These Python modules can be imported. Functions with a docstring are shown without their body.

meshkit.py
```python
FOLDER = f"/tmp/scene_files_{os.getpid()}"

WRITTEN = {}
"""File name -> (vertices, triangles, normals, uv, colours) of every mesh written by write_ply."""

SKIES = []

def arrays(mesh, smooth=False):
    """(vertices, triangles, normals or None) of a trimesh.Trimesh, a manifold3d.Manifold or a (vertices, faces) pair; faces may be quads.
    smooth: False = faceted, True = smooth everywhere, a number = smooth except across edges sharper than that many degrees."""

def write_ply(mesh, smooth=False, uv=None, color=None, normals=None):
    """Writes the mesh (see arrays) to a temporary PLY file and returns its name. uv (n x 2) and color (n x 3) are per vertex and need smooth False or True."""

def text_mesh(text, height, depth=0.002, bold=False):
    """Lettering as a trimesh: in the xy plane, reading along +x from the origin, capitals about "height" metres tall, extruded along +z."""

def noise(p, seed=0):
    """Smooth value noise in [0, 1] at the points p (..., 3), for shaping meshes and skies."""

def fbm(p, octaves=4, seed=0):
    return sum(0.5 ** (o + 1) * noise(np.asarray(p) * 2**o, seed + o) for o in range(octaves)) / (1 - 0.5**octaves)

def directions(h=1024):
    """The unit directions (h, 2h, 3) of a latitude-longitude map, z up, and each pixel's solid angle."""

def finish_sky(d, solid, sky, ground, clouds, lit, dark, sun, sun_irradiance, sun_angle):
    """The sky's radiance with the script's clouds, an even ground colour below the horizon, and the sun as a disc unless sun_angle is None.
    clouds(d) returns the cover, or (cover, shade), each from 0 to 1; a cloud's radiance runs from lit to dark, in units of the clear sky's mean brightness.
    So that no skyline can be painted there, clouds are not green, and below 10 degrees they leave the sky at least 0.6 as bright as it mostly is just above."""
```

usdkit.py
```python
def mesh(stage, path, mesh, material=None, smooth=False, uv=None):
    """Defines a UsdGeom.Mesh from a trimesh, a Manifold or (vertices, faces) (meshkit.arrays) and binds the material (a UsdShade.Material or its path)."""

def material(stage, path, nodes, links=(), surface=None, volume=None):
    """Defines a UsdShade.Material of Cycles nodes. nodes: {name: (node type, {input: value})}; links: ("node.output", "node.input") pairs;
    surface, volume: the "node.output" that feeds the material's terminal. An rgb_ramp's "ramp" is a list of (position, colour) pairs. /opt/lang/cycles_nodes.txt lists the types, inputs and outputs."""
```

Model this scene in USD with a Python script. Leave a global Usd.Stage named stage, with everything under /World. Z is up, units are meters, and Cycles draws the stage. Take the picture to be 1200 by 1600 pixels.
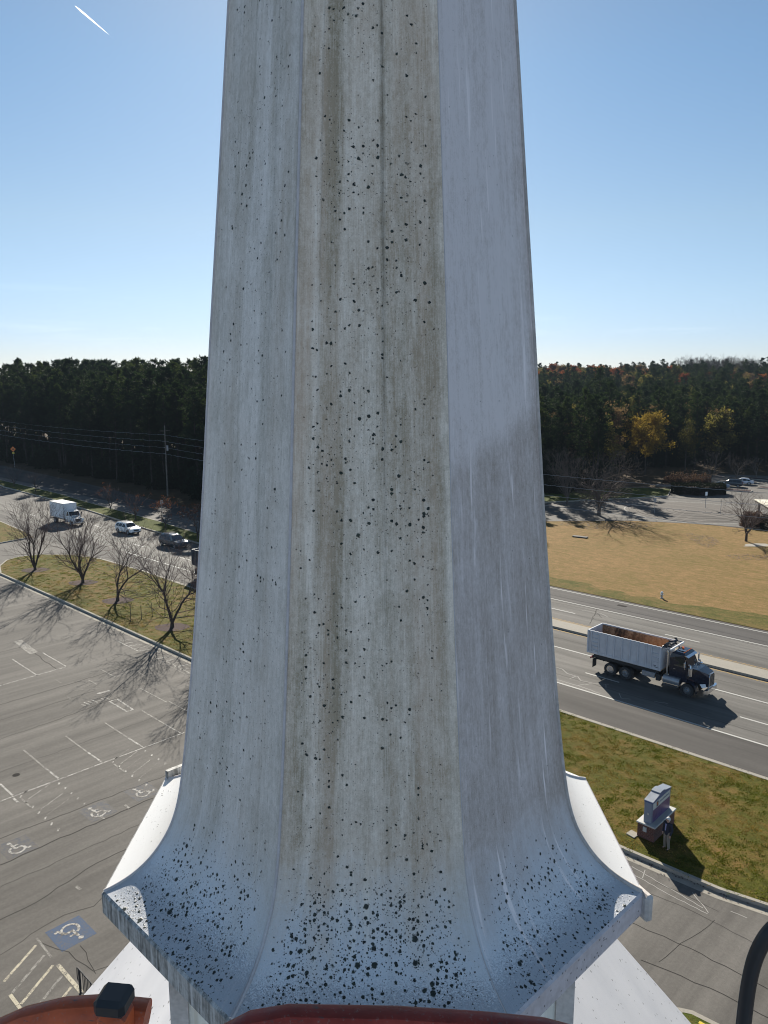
import math, random
import numpy as np, trimesh, manifold3d, shapely
from shapely.geometry import Polygon, LineString, Point, MultiPolygon
from shapely.ops import unary_union
from pxr import Usd, UsdGeom, UsdLux, UsdShade, Sdf, Gf, Vt
import usdkit, meshkit

stage = Usd.Stage.CreateInMemory()
UsdGeom.SetStageUpAxis(stage, 'Z'); UsdGeom.SetStageMetersPerUnit(stage, 1.0)
UsdGeom.Xform.Define(stage, '/World'); UsdGeom.Scope.Define(stage, '/World/Looks')
PI = math.pi
EYE = 24.0                                     # metres above the car park

# ------------------------------------------------------------------ camera, sky, sun, exposure
cam = UsdGeom.Camera.Define(stage, '/World/camera')
cam.CreateHorizontalApertureAttr(36.0); cam.CreateVerticalApertureAttr(48.0)
cam.CreateFocalLengthAttr(36.0 * 1217 / 1200)
cam.AddTranslateOp().Set(Gf.Vec3d(0, 0, EYE)); cam.AddRotateXYZOp().Set(Gf.Vec3f(90 - 9.70, 0, 0))
cam.CreateClippingRangeAttr(Gf.Vec2f(0.05, 100000))
HAZE = 0.000045
EXPOSURE = 0.9
cam.CreateExposureAttr(EXPOSURE)
SUN_AZ, SUN_EL = math.radians(-5.0), math.radians(28.0)
SKY_STRENGTH, SUN_INTENSITY = 0.05, 1.25
SUN_DIR = np.array([math.sin(SUN_AZ) * math.cos(SUN_EL), math.cos(SUN_AZ) * math.cos(SUN_EL), math.sin(SUN_EL)])
sun = UsdLux.DistantLight.Define(stage, '/World/sun')
sun.CreateNormalizeAttr(True); sun.CreateIntensityAttr(SUN_INTENSITY); sun.CreateAngleAttr(0.5); sun.CreateColorAttr(Gf.Vec3f(1.0, 0.93, 0.82))
sun.AddRotateXYZOp().Set(Gf.Vec3f(-(90 - math.degrees(SUN_EL)), 0, -math.degrees(SUN_AZ)))

# ------------------------------------------------------------------ material helpers
class Nodes:
    """Collects nodes and links; an input written '@node.output' is a link."""
    def __init__(s): s.n, s.l = {}, []
    def add(s, kind, **kw):
        name = 'n%d' % len(s.n); vals = {}
        for k, v in kw.items():
            if isinstance(v, str) and v.startswith('@'): s.l.append((v[1:], name + '.' + k))
            else: vals[k] = v
        s.n[name] = (kind, vals); return '@' + name
    def noise(s, vec, scale, detail=3, rough=.55, dist=0): return s.add('noise_texture', vector=vec, scale=scale, detail=detail, roughness=rough, distortion=dist) + '.fac'
    def ramp(s, fac, stops): return s.add('rgb_ramp', fac=fac, ramp=[(p, (c if np.ndim(c) else (c, c, c))) for p, c in stops]) + '.color'
    def mix(s, fac, a, b, mode='mix'): return s.add('mix_color', blend_type=mode, fac=fac, a=a, b=b) + '.result'
    def math(s, op, a, b=0.5, clamp=False): return s.add('math', math_type=op, value1=a, value2=b, use_clamp=clamp) + '.value'
    def maprange(s, v, a, b, c=0., d=1.): return s.add('map_range', value=v, from_min=a, from_max=b, to_min=c, to_max=d, clamp=True) + '.result'
    def scale(s, vec, sc): return s.add('vector_math', vector1=vec, vector2=sc, math_type='multiply') + '.vector'
    def shift(s, vec, o): return s.add('vector_math', vector1=vec, vector2=o, math_type='add') + '.vector'
    def pos(s): return s.add('geometry') + '.position'
    def obj(s): return s.add('texture_coordinate') + '.object'
    def road(s): return s.add('vector_rotate', rotate_type='z_axis', vector=s.pos(), angle=math.radians(43.6)) + '.vector'   # x along the road
    def bump(s, h, dist=.02, strength=.5): return s.add('bump', height=h, distance=dist, strength=strength) + '.normal'
    def out(s, name, surf):
        return usdkit.material(stage, '/World/Looks/' + name, s.n, s.l, surface=surf[1:])
    def surface(s, name, color, rough=.7, **kw):
        return s.out(name, s.add('principled_bsdf', base_color=color, roughness=rough, **kw) + '.BSDF')

def sc(c, k): return tuple(min(1., x * k) for x in c)

def plain(name, c, rough=.6, var=.12, scale=4., metallic=0., spec=.5, coat=0., bump=0.):
    g = Nodes(); o = g.obj()
    n1 = g.noise(o, scale, 4); n2 = g.noise(o, scale * 9, 2)
    f = g.mix(.35, n1, n2)
    col = g.ramp(f, [(.3, sc(c, 1 - var)), (.7, sc(c, 1 + var))])
    kw = dict(metallic=metallic, specular_ior_level=spec, coat_weight=coat)
    if bump: kw['normal'] = g.bump(n2, bump)
    r = g.ramp(n1, [(.3, max(.02, rough * .85)), (.7, min(1, rough * 1.15))])
    return g.surface(name, col, r, **kw)

def asphalt(name, c, along, var=.2, streak=.22, spec=.2, blotch=1.0):
    """along: 'x' streaks follow the road, 'y' across it."""
    g = Nodes(); r = g.road()
    st = g.noise(g.scale(r, (.05, 1.1, 1) if along == 'x' else (1.1, .05, 1)), 1.0, 4, .6)
    st2 = g.noise(g.scale(r, (.03, .35, 1) if along == 'x' else (.35, .03, 1)), 1.0, 2, .5)
    bl = g.mix(.4, g.noise(r, .12 * blotch, 5, .6), g.noise(r, .7, 5, .7)); gr = g.noise(r, 6., 4, .75); fine = g.noise(r, 45., 2, .7)
    col = g.ramp(g.mix(.45, bl, gr), [(.3, sc(c, 1 - var)), (.7, sc(c, 1 + var))])
    col = g.mix(1., col, g.ramp(st, [(.32, 1 - streak), (.68, 1 + streak)]), 'multiply')
    col = g.mix(1., col, g.ramp(st2, [(.35, 1 - streak * .6), (.65, 1 + streak * .5)]), 'multiply')
    col = g.mix(1., col, g.ramp(fine, [(.3, .85), (.7, 1.14)]), 'multiply')
    vor = g.add('voronoi_texture', vector=r, scale=2.6, feature='f1') + '.distance'        # pale aggregate and gum spots
    col = g.mix(g.maprange(vor, .03, .05, .4, 0.), col, (.30, .285, .26))
    return g.surface(name, col, .85, specular_ior_level=spec, normal=g.bump(fine, .006, .6))

def grass(name, green, straw, bias=.5, soil=(.045, .03, .014), scale=.16, streak=.5, rough=1.):
    """Winter turf: metre-sized patches of green and straw, hand-sized tufts, dark gaps between them."""
    g = Nodes(); r = g.road()
    big = g.noise(r, scale, 5, .62, .4); mid = g.noise(g.scale(r, (.45, 2.0, 1)), .8, 5, .7); patch = g.noise(r, 1.1, 5, .7, .5)
    tuft = g.noise(g.scale(r, (1, 1.7, 1)), 4.2, 4, .75); fine = g.noise(r, 9., 4, .8); blade = g.noise(g.scale(r, (1, 2.2, 1)), 22., 3, .8)
    f = g.mix(streak, big, mid); f = g.mix(.38, f, patch); f = g.mix(.18, f, fine)
    col = g.ramp(f, [(bias - .10, sc(green, .8)), (bias - .04, green), (bias + .02, tuple(.5 * (a + b) for a, b in zip(green, straw))), (bias + .08, straw), (bias + .17, sc(straw, 1.32))])
    col = g.mix(1., col, g.ramp(tuft, [(.28, 1 - .42 * rough), (.48, 1.), (.72, 1 + .42 * rough)]), 'multiply')
    col = g.mix(1., col, g.ramp(blade, [(.25, 1 - .35 * rough), (.5, 1.), (.78, 1 + .4 * rough)]), 'multiply')
    col = g.mix(g.maprange(fine, .60, .72, 0, .65 * rough), col, soil)
    return g.surface(name, col, .95, specular_ior_level=.1, normal=g.bump(g.mix(.45, tuft, fine), .10, .8))

def leafmat(name, c, trans=.35, var=.35, hue=None):
    g = Nodes(); rnd = g.add('object_info') + '.random'; n = g.noise(g.obj(), .9, 3)
    f = g.mix(.5, rnd, n)
    col = g.ramp(f, [(.25, sc(c, 1 - var)), (.55, c), (.8, hue or sc(c, 1 + var))])
    d = g.add('principled_bsdf', base_color=col, roughness=.85, specular_ior_level=.06) + '.BSDF'
    t = g.add('translucent_bsdf', color=g.mix(1., col, (1.35, 1.5, .9), 'multiply')) + '.BSDF'
    return g.out(name, g.add('mix_closure', fac=trans, closure1=d, closure2=t) + '.closure')

M = {}
M['white_paint'] = plain('white_paint', (.74, .74, .73), .45, .05)
M['chrome'] = plain('chrome', (.7, .71, .73), .18, .05, metallic=1.)
M['steel'] = plain('steel', (.35, .36, .38), .4, .15, metallic=.8)
M['rubber'] = plain('rubber', (.018, .018, .019), .8, .3, 20)
M['black_plastic'] = plain('black_plastic', (.015, .016, .018), .45, .2, 12)
M['chassis'] = plain('chassis', (.02, .02, .021), .7, .4, 6)
M['glass_dark'] = plain('glass_dark', (.012, .016, .02), .06, .1, spec=.6)
M['lamp_glass'] = plain('lamp_glass', (.6, .62, .64), .12, .05, spec=.8)
M['lamp_red'] = plain('lamp_red', (.25, .012, .012), .2, .1)
M['amber'] = plain('amber', (.75, .16, .03), .3, .1)
M['concrete'] = plain('concrete', (.30, .28, .24), .9, .16, 1.2, spec=.2, bump=.01)
M['concrete_dark'] = plain('concrete_dark', (.17, .158, .14), .9, .2, 1.2, spec=.2, bump=.01)
M['bark'] = plain('bark', (.065, .05, .042), .95, .35, 7, spec=.1, bump=.03)
M['bark_pale'] = plain('bark_pale', (.10, .078, .066), .95, .35, 7, spec=.1, bump=.02)
M['bark_pine'] = plain('bark_pine', (.040, .030, .026), .95, .35, 5, spec=.1, bump=.03)
M['bark_twig'] = plain('bark_twig', (.125, .088, .078), .95, .3, 5, spec=.1)
M['wood_pole'] = plain('wood_pole', (.13, .11, .095), .9, .25, 4, spec=.1)
M['wire'] = plain('wire', (.22, .23, .25), .6, .1)
M['mulch'] = plain('mulch', (.075, .052, .05), .95, .5, 9, spec=.1, bump=.05)

def worn_paint(name, c, wear, under):
    g = Nodes(); r = g.road(); n = g.mix(.5, g.noise(r, 3.2, 5, .7), g.noise(r, 17., 3, .7))
    col = g.mix(g.maprange(n, wear - .05, wear + .06), under, c)
    return g.surface(name, col, .8, specular_ior_level=.25)
LOT_C, ROAD_DARK, ROAD_LIGHT = (.115, .108, .098), (.078, .073, .068), (.132, .126, .116)
M['line_white'] = worn_paint('line_white', (.44, .43, .40), .50, LOT_C)
M['line_faded'] = worn_paint('line_faded', (.27, .26, .235), .50, LOT_C)
M['line_lost'] = worn_paint('line_lost', (.20, .19, .17), .55, LOT_C)
M['line_cream'] = worn_paint('line_cream', (.45, .41, .31), .46, LOT_C)
M['road_white'] = worn_paint('road_white', (.48, .48, .455), .38, ROAD_LIGHT)
M['road_yellow'] = worn_paint('road_yellow', (.42, .26, .06), .46, ROAD_LIGHT)
M['blue_paint'] = worn_paint('blue_paint', (.045, .075, .135), .43, (.09, .086, .08))
M['blue_faded'] = worn_paint('blue_faded', (.06, .068, .085), .52, (.10, .093, .085))
M['tar'] = plain('tar', (.034, .032, .03), .95, .3, 3, spec=.05)
M['pale_sealant'] = plain('pale_sealant', (.32, .31, .29), .8, .15, 3)

# ------------------------------------------------------------------ scene helpers
ET, EN = np.array([.7242, -.6896]), np.array([.6896, .7242])     # unit vectors along and across the road
HEAD = math.degrees(math.atan2(ET[1], ET[0]))
def W(t, n): return ET * t + EN * n

used = {}
def fresh(parent, name):
    k = used.setdefault((parent, name), -1) + 1; used[(parent, name)] = k
    return name if k == 0 else '%s_%03d' % (name, k)
def keys(prim, **kw):
    for k, v in kw.items():
        if v: prim.SetCustomDataByKey(k, v)
def thing(name, label=None, cat=None, loc=(0, 0, 0), rotz=0., scale=None, group=None, kind=None):
    x = UsdGeom.Xform.Define(stage, '/World/' + fresh('/World', name))
    x.AddTranslateOp().Set(Gf.Vec3d(*map(float, loc))); x.AddRotateZOp().Set(float(rotz))
    x.AddScaleOp().Set(Gf.Vec3f(*(scale if scale is not None else (1, 1, 1))))
    p = x.GetPrim(); keys(p, label=label, category=cat, group=group, kind=kind); return p
def part(name, mesh, mat, parent, smooth=False, uv=None, label=None):
    path = str(parent.GetPath()) if parent is not None else '/World'
    if isinstance(mesh, MB): mesh = mesh.mesh()
    m = usdkit.mesh(stage, path + '/' + fresh(path, name), mesh, M[mat] if isinstance(mat, str) else mat, smooth, uv)
    p = m.GetPrim(); keys(p, label=label); return p
def solo(name, mesh, mat, label=None, cat=None, group=None, kind=None, smooth=False):
    p = part(name, mesh, mat, None, smooth); keys(p, label=label, category=cat, group=group, kind=kind); return p
def dup(src, loc, rotz=0., scale=(1, 1, 1), label=None, group=None):
    was = src.GetCustomData(); base = src.GetName().rstrip('0123456789').rstrip('_') if src.GetName()[-3:].isdigit() else src.GetName()
    r = thing(base, label or was.get('label'), was.get('category'), loc, rotz, scale, group or was.get('group'))
    r.GetReferences().AddInternalReference(src.GetPath()); r.SetInstanceable(True); return r
def place(p, loc, rotz, scale=(1, 1, 1)):
    p.GetAttribute('xformOp:translate').Set(Gf.Vec3d(*map(float, loc))); p.GetAttribute('xformOp:rotateZ').Set(float(rotz)); p.GetAttribute('xformOp:scale').Set(Gf.Vec3f(*map(float, scale)))

def tubes(p0, p1, r0, r1, k=5):
    """Frusta from arrays of end points, without caps."""
    p0, p1 = np.asarray(p0, float), np.asarray(p1, float); r0, r1 = np.broadcast_to(r0, len(p0)), np.broadcast_to(r1, len(p0))
    d = p1 - p0; d /= np.linalg.norm(d, axis=1, keepdims=True) + 1e-12
    a = np.cross(d, np.where(np.abs(d[:, 2:]) < .9, [0, 0, 1.], [1., 0, 0])); a /= np.linalg.norm(a, axis=1, keepdims=True) + 1e-12
    b = np.cross(d, a); an = np.arange(k) * 2 * PI / k
    ring = np.cos(an)[None, :, None] * a[:, None] + np.sin(an)[None, :, None] * b[:, None]
    v = np.stack([p0[:, None] + r0[:, None, None] * ring, p1[:, None] + r1[:, None, None] * ring], 1).reshape(-1, 3)
    i = (np.arange(len(p0)) * 2 * k)[:, None] + np.arange(k)[None]; j = (np.arange(len(p0)) * 2 * k)[:, None] + (np.arange(k)[None] + 1) % k
    f = np.stack([i, j, j + k, i + k], -1).reshape(-1, 4)
    return v, np.vstack([f[:, [0, 1, 2]], f[:, [0, 2, 3]]])

class MB:
    def __init__(s): s.v, s.f, s.n = [], [], 0
    def add(s, v, f):
        v = np.asarray(v, float); f = np.asarray(f, int)
        if f.shape[1] == 4: f = np.vstack([f[:, [0, 1, 2]], f[:, [0, 2, 3]]])
        s.v.append(v); s.f.append(f + s.n); s.n += len(v); return s
    def tm(s, m, T=None):
        if T is not None: m = m.copy(); m.apply_transform(T)
        return s.add(m.vertices, m.faces)
    def box(s, c, d, rz=0., ch=0.):
        """Box of size d centred at c, chamfered by ch."""
        d = np.asarray(d, float)
        if ch > 0:
            pts = []
            for sx in (-1, 1):
                for sy in (-1, 1):
                    for sz in (-1, 1):
                        h = d / 2
                        pts += [(sx * (h[0] - ch), sy * (h[1] - ch), sz * h[2]), (sx * (h[0] - ch), sy * h[1], sz * (h[2] - ch)), (sx * h[0], sy * (h[1] - ch), sz * (h[2] - ch))]
            m = trimesh.convex.convex_hull(np.array(pts))
        else: m = trimesh.creation.box(d)
        T = trimesh.transformations.rotation_matrix(rz, [0, 0, 1]); T[:3, 3] = c
        return s.tm(m, T)
    def hull(s, pts): return s.tm(trimesh.convex.convex_hull(np.asarray(pts, float)))
    def cyl(s, p0, p1, r, k=12, r1=None):
        p0, p1 = np.asarray(p0, float), np.asarray(p1, float); r1 = r if r1 is None else r1
        v, f = tubes([p0], [p1], r, r1, k); n = len(v)
        v = np.vstack([v, p0, p1]); q = np.arange(k)
        cap = np.vstack([np.stack([np.full(k, n), (q + 1) % k, q], 1), np.stack([np.full(k, n + 1), k + q, k + (q + 1) % k], 1)])
        return s.add(v, np.vstack([f, cap]))
    def path(s, pts, r, k=8):
        """Smooth tube with shared rings."""
        p = np.asarray(pts, float); t = np.gradient(p, axis=0); t /= np.linalg.norm(t, axis=1, keepdims=True)
        ref = np.array([0, 0, 1.]) if np.abs(t[:, 2]).max() < .95 else np.array([.3, .9, .2])
        a = np.cross(t, ref); a /= np.linalg.norm(a, axis=1, keepdims=True); b = np.cross(t, a); an = np.arange(k) * 2 * PI / k
        r = np.broadcast_to(r, len(p))
        v = (p[:, None] + r[:, None, None] * (np.cos(an)[None, :, None] * a[:, None] + np.sin(an)[None, :, None] * b[:, None])).reshape(-1, 3)
        i, j = np.meshgrid(np.arange(len(p) - 1), np.arange(k), indexing='ij')
        f = np.stack([i * k + j, i * k + (j + 1) % k, (i + 1) * k + (j + 1) % k, (i + 1) * k + j], -1).reshape(-1, 4)
        s.add(v, f); q = np.arange(k)
        for e, (c, o) in enumerate(((p[0], 0), (p[-1], (len(p) - 1) * k))):
            s.add(np.vstack([v[o:o + k], c]), np.stack([np.full(k, k), (q + 1) % k, q] if e == 0 else [np.full(k, k), q, (q + 1) % k], 1))
        return s
    def mesh(s): return trimesh.Trimesh(np.vstack(s.v), np.vstack(s.f), process=False)

def polys(g): return list(g.geoms) if hasattr(g, 'geoms') else [g]
def sheet(poly, z):
    b = MB()
    for p in polys(poly):
        if p.is_empty or p.area < 1e-4: continue
        v, f = trimesh.creation.triangulate_polygon(p, engine='earcut'); b.add(np.column_stack([v, np.full(len(v), z)]), f)
    m = b.mesh()
    nz = np.cross(m.vertices[m.faces[:, 1]] - m.vertices[m.faces[:, 0]], m.vertices[m.faces[:, 2]] - m.vertices[m.faces[:, 0]])[:, 2]
    f = m.faces.copy(); f[nz < 0] = f[nz < 0][:, ::-1]
    return trimesh.Trimesh(m.vertices, f, process=False)
def slab(poly, z0, z1):
    b = MB()
    for p in polys(poly):
        if p.is_empty or p.area < 1e-4: continue
        m = trimesh.creation.extrude_polygon(p, z1 - z0, engine='earcut'); m.apply_translation([0, 0, z0]); b.tm(m)
    return b.mesh()
def tn(pts): return Polygon([tuple(W(*p)) for p in pts])
def tnline(pts, w): return LineString([tuple(W(*p)) for p in pts]).buffer(w / 2, cap_style=2, join_style=1)
# ------------------------------------------------------------------ sky
g = Nodes()
skyc = g.add('sky_texture', sky_type='single_scattering', sun_disc=False, sun_elevation=SUN_EL, sun_rotation=math.atan2(SUN_DIR[0], SUN_DIR[1]), altitude=200., air_density=1.0, aerosol_density=.15, ozone_density=1.6) + '.color'
dv = g.add('texture_coordinate') + '.generated'
wisp = g.noise(g.scale(dv, (3., 3., 34.)), 2.2, 5, .62, .3)
hz = g.add('separate_xyz', vector=dv) + '.z'
skyc = g.mix(1., skyc, g.ramp(hz, [(0, (.66, .76, 1.12)), (.05, (.69, .785, 1.10)), (.10, (.80, .87, 1.04)), (.18, (.915, .955, .99)), (.34, (.89, 1.025, 1.07)), (.7, (1.12, 1.06, .94)), (1, (1.16, 1.06, .92))]), 'multiply')     # thin pale haze low down, the same all round; warmed overhead to warm shade
wm = g.math('multiply', g.maprange(wisp, .56, .72), g.math('multiply', g.maprange(hz, .015, .05), g.maprange(hz, .17, .07)))
skyc = g.mix(g.math('multiply', wm, .3), skyc, g.mix(1., skyc, (1.25, 1.18, 1.12), 'multiply'))
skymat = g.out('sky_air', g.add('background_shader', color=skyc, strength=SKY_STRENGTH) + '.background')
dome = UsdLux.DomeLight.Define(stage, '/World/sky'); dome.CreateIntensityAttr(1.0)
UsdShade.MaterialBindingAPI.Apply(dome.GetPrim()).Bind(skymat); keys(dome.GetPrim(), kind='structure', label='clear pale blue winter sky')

# ------------------------------------------------------------------ ground
def hill(x, y):
    r = np.hypot(x, y); s = np.clip((r - 235) / 330, 0, 1); s = s * s * (3 - 2 * s)
    side = np.clip((np.arctan2(x, y) + .35) / .5, 0, 1)
    return s * (9 + 7 * side) + np.clip((r - 560) / 3000, 0, 1) * 8
rr = np.concatenate([np.linspace(0, 230, 24), np.linspace(242, 700, 48), np.geomspace(740, 9000, 26)]); aa = np.linspace(0, 2 * PI, 145)[:-1]
R, A = np.meshgrid(rr, aa, indexing='ij'); X, Y = R * np.sin(A), R * np.cos(A); Zg = hill(X, Y)
i, j = np.meshgrid(np.arange(len(rr) - 1), np.arange(len(aa)), indexing='ij'); na = len(aa)
gf = np.stack([i * na + j, (i + 1) * na + j, (i + 1) * na + (j + 1) % na, i * na + (j + 1) % na], -1).reshape(-1, 4)[:, ::-1]
g = Nodes(); r_ = g.road(); n_ = g.mix(.5, g.noise(r_, .5, 5, .65), g.noise(r_, 6., 3, .7))
litter = g.surface('leaf_litter', g.ramp(n_, [(.3, (.035, .03, .018)), (.5, (.075, .052, .03)), (.7, (.12, .085, .045))]), .95, specular_ior_level=.1, normal=g.bump(n_, .1, .8))
solo('ground', (np.column_stack([X.ravel(), Y.ravel(), Zg.ravel()]), gf), litter, kind='structure', label='brown leaf-littered ground', smooth=True)

# road surfaces in road coordinates: t along, n across
ROADZ = .02
near_far_edge = [(-230, 69.5), (-193, 68), (-181, 66.2), (-150, 65.6), (-112, 62.6), (-97, 62.2), (-60, 63.6), (-45, 64.2), (40, 64.2)]
med_far_edge = [(-230, 73), (-193, 71), (-161, 70.8), (-147, 69.6), (-118, 68.3), (-103, 66.9), (-60, 66.5), (40, 66.5)]
far_far_edge = [(-230, 84), (-168, 82), (-118, 79), (-60, 77.7), (40, 77.7)]
near_edge = [(-230, 52), (-150, 49.5), (-120, 48), (-103, 47.6), (40, 47.6)]
M['asphalt_dark'] = asphalt('asphalt_dark', ROAD_DARK, 'x'); M['asphalt_light'] = asphalt('asphalt_light', ROAD_LIGHT, 'x', .2, .26)
M['asphalt_mid'] = asphalt('asphalt_mid', (.105, .10, .092), 'x'); M['asphalt_far'] = asphalt('asphalt_far', (.066, .062, .060), 'x')
M['asphalt_lot'] = asphalt('asphalt_lot', LOT_C, 'y', .24, .22); M['asphalt_drive'] = asphalt('asphalt_drive', (.115, .108, .098), 'x', .22, .14)
near_c = tn(near_edge + near_far_edge[::-1]); far_c = tn(med_far_edge + far_far_edge[::-1])
def band(n0, n1, t0=-240, t1=40): return tn([(t0, n0), (t1, n0), (t1, n1), (t0, n1)])
road = thing('road', kind='structure', label='divided multi-lane road of patched grey asphalt')
part('lane', sheet(near_c.intersection(band(40, 52.47)), ROADZ), 'asphalt_dark', road, label='dark turning lane beside the lawn')
part('lane', sheet(near_c.intersection(band(52.47, 59.8)), ROADZ), 'asphalt_light', road, label='pair of paler travel lanes')
part('lane', sheet(near_c.intersection(band(59.8, 76)), ROADZ), 'asphalt_mid', road, label='lane beside the median')
part('lane', sheet(far_c.intersection(band(60, 73.2)), ROADZ), 'asphalt_light', road, label='pair of paler travel lanes beyond the median')
part('lane', sheet(far_c.intersection(band(73.2, 90)), ROADZ), 'asphalt_far', road, label='dark outer lane along the straw lawn')
def line(pts, w, mat, parent, z=ROADZ + .005, name='lane_line'): return part(name, sheet(tnline(pts, w), z), mat, parent)
line([(-100, 52.47), (40, 52.47)], .16, 'road_white', road)
line([(-62, 59.8), (40, 59.8)], .15, 'road_white', road)
line([(-100, 73.2), (40, 73.2)], .14, 'road_white', road); line([(-100, 77.1), (40, 77.1)], .14, 'road_white', road)
line([(-57, 64.02), (40, 63.98)], .13, 'road_yellow', road); line([(-57, 66.85), (40, 66.72)], .13, 'road_yellow', road); line([(-57, 67.15), (40, 67.02)], .10, 'road_yellow', road)
for k in range(-9, 6):
    t = -30.2 + 12.35 * k
    line([(t, 55.9), (t + 3.0, 55.9)], .14, 'road_white', road, name='lane_dash')
for k in range(-9, 6):
    t = -42.6 + 12.9 * k
    line([(t, 70.0), (t + 3.3, 70.0)], .14, 'road_white', road, name='lane_dash')
for k in range(4):
    t = -135 + 12.3 * k; line([(t, 59.2 - k * .3), (t + 3.2, 59.1 - k * .3)], .14, 'road_white', road, name='lane_dash')
rng = random.Random(3)
def crack(pts, w, mat, parent, z=ROADZ + .003, jit=.08, step=.5, name='sealed_crack'):
    P = [pts[0]]
    for a, b in zip(pts[:-1], pts[1:]):
        n = max(1, int(math.hypot(b[0] - a[0], b[1] - a[1]) / step))
        for q in range(1, n + 1):
            f = q / n; e = jit if q < n else 0
            P.append((a[0] + (b[0] - a[0]) * f + rng.uniform(-e, e), a[1] + (b[1] - a[1]) * f + rng.uniform(-e, e)))
    return part(name, sheet(tnline(P, w * .75), z), mat, parent)
for pts in ([(-33.4, 55.3), (-32.0, 55.3), (-31.2, 54.7), (-30.2, 54.7), (-29.6, 54.1), (-28.6, 54.3), (-27.6, 54.9)], [(-30.4, 54.7), (-30.5, 53.9)], [(-28.7, 54.3), (-28.9, 53.5)], [(-27.8, 54.8), (-27.4, 54.1)],
            [(-31.5, 53.0), (-29.4, 53.0), (-27.2, 52.8)], [(-29.3, 53.0), (-29.0, 53.6)], [(-26.2, 53.9), (-25.6, 53.1), (-25.0, 53.4)], [(-23.5, 54.2), (-22.6, 54.6)], [(-39.5, 71.6), (-37.5, 71.9), (-36.2, 71.2)]):
    crack(pts, .07, 'pale_sealant', road, jit=.05, step=.4)
crack([(-44, 72.0), (-38.2, 72.2), (-36.6, 70.6)], .06, 'tar', road); crack([(-38.5, 73.2), (-36.4, 67.8)], .07, 'tar', road); crack([(-36, 54.0), (-25, 54.15), (-12, 54.0)], .05, 'tar', road)
crack([(-40, 62.1), (-15, 61.9)], .05, 'tar', road)
part('drain_cover', slab(tn([(-37.6, 76.2), (-36.6, 76.2), (-36.6, 75.7), (-37.6, 75.7)]), 0, ROADZ + .008), 'tar', road)

# concrete median strip, and the grassy median that widens to the left
med = thing('median', kind='structure', label='raised concrete median strip between the carriageways')
part('kerb_strip', slab(tn([(-57, 64.35), (40, 64.45), (40, 66.4), (-57, 66.3)]), -.05, .20), 'concrete', med)
def inset(p, d): return p.buffer(-d)
M['grass_median'] = grass('grass_median', (.058, .075, .012), (.135, .112, .030), .55)
M['grass_lawn'] = grass('grass_lawn', (.135, .105, .026), (.225, .140, .056), .455, (.09, .055, .022), scale=.09, streak=.72, rough=.85)
M['grass_verge'] = grass('grass_verge', (.070, .072, .009), (.165, .100, .032), .515, rough=1.15)
M['grass_island'] = grass('grass_island', (.082, .084, .016), (.165, .105, .042), .50)
def island(name, poly, mat, label, kerb=.20, top=.17, rim=.19):
    t = thing(name, kind='structure', label=label)
    inner = inset(poly, kerb)
    part('turf', slab(inner, -.05, top), mat, t); part('kerb', slab(poly.difference(inner), -.05, rim), 'concrete', t); return t
gm = tn([(-57.5, 64.0)] + [(-60, 63.9), (-97, 62.5), (-112, 62.9), (-150, 65.9), (-181, 66.5), (-193, 68.3), (-230, 69.8), (-230, 72.7), (-193, 70.8), (-161, 70.5), (-147, 69.3), (-118, 68.0), (-103, 66.6), (-60, 66.2), (-57.5, 66.2)])
island('median_grass', gm, 'grass_median', 'long green grass median with a low kerb')

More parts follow.
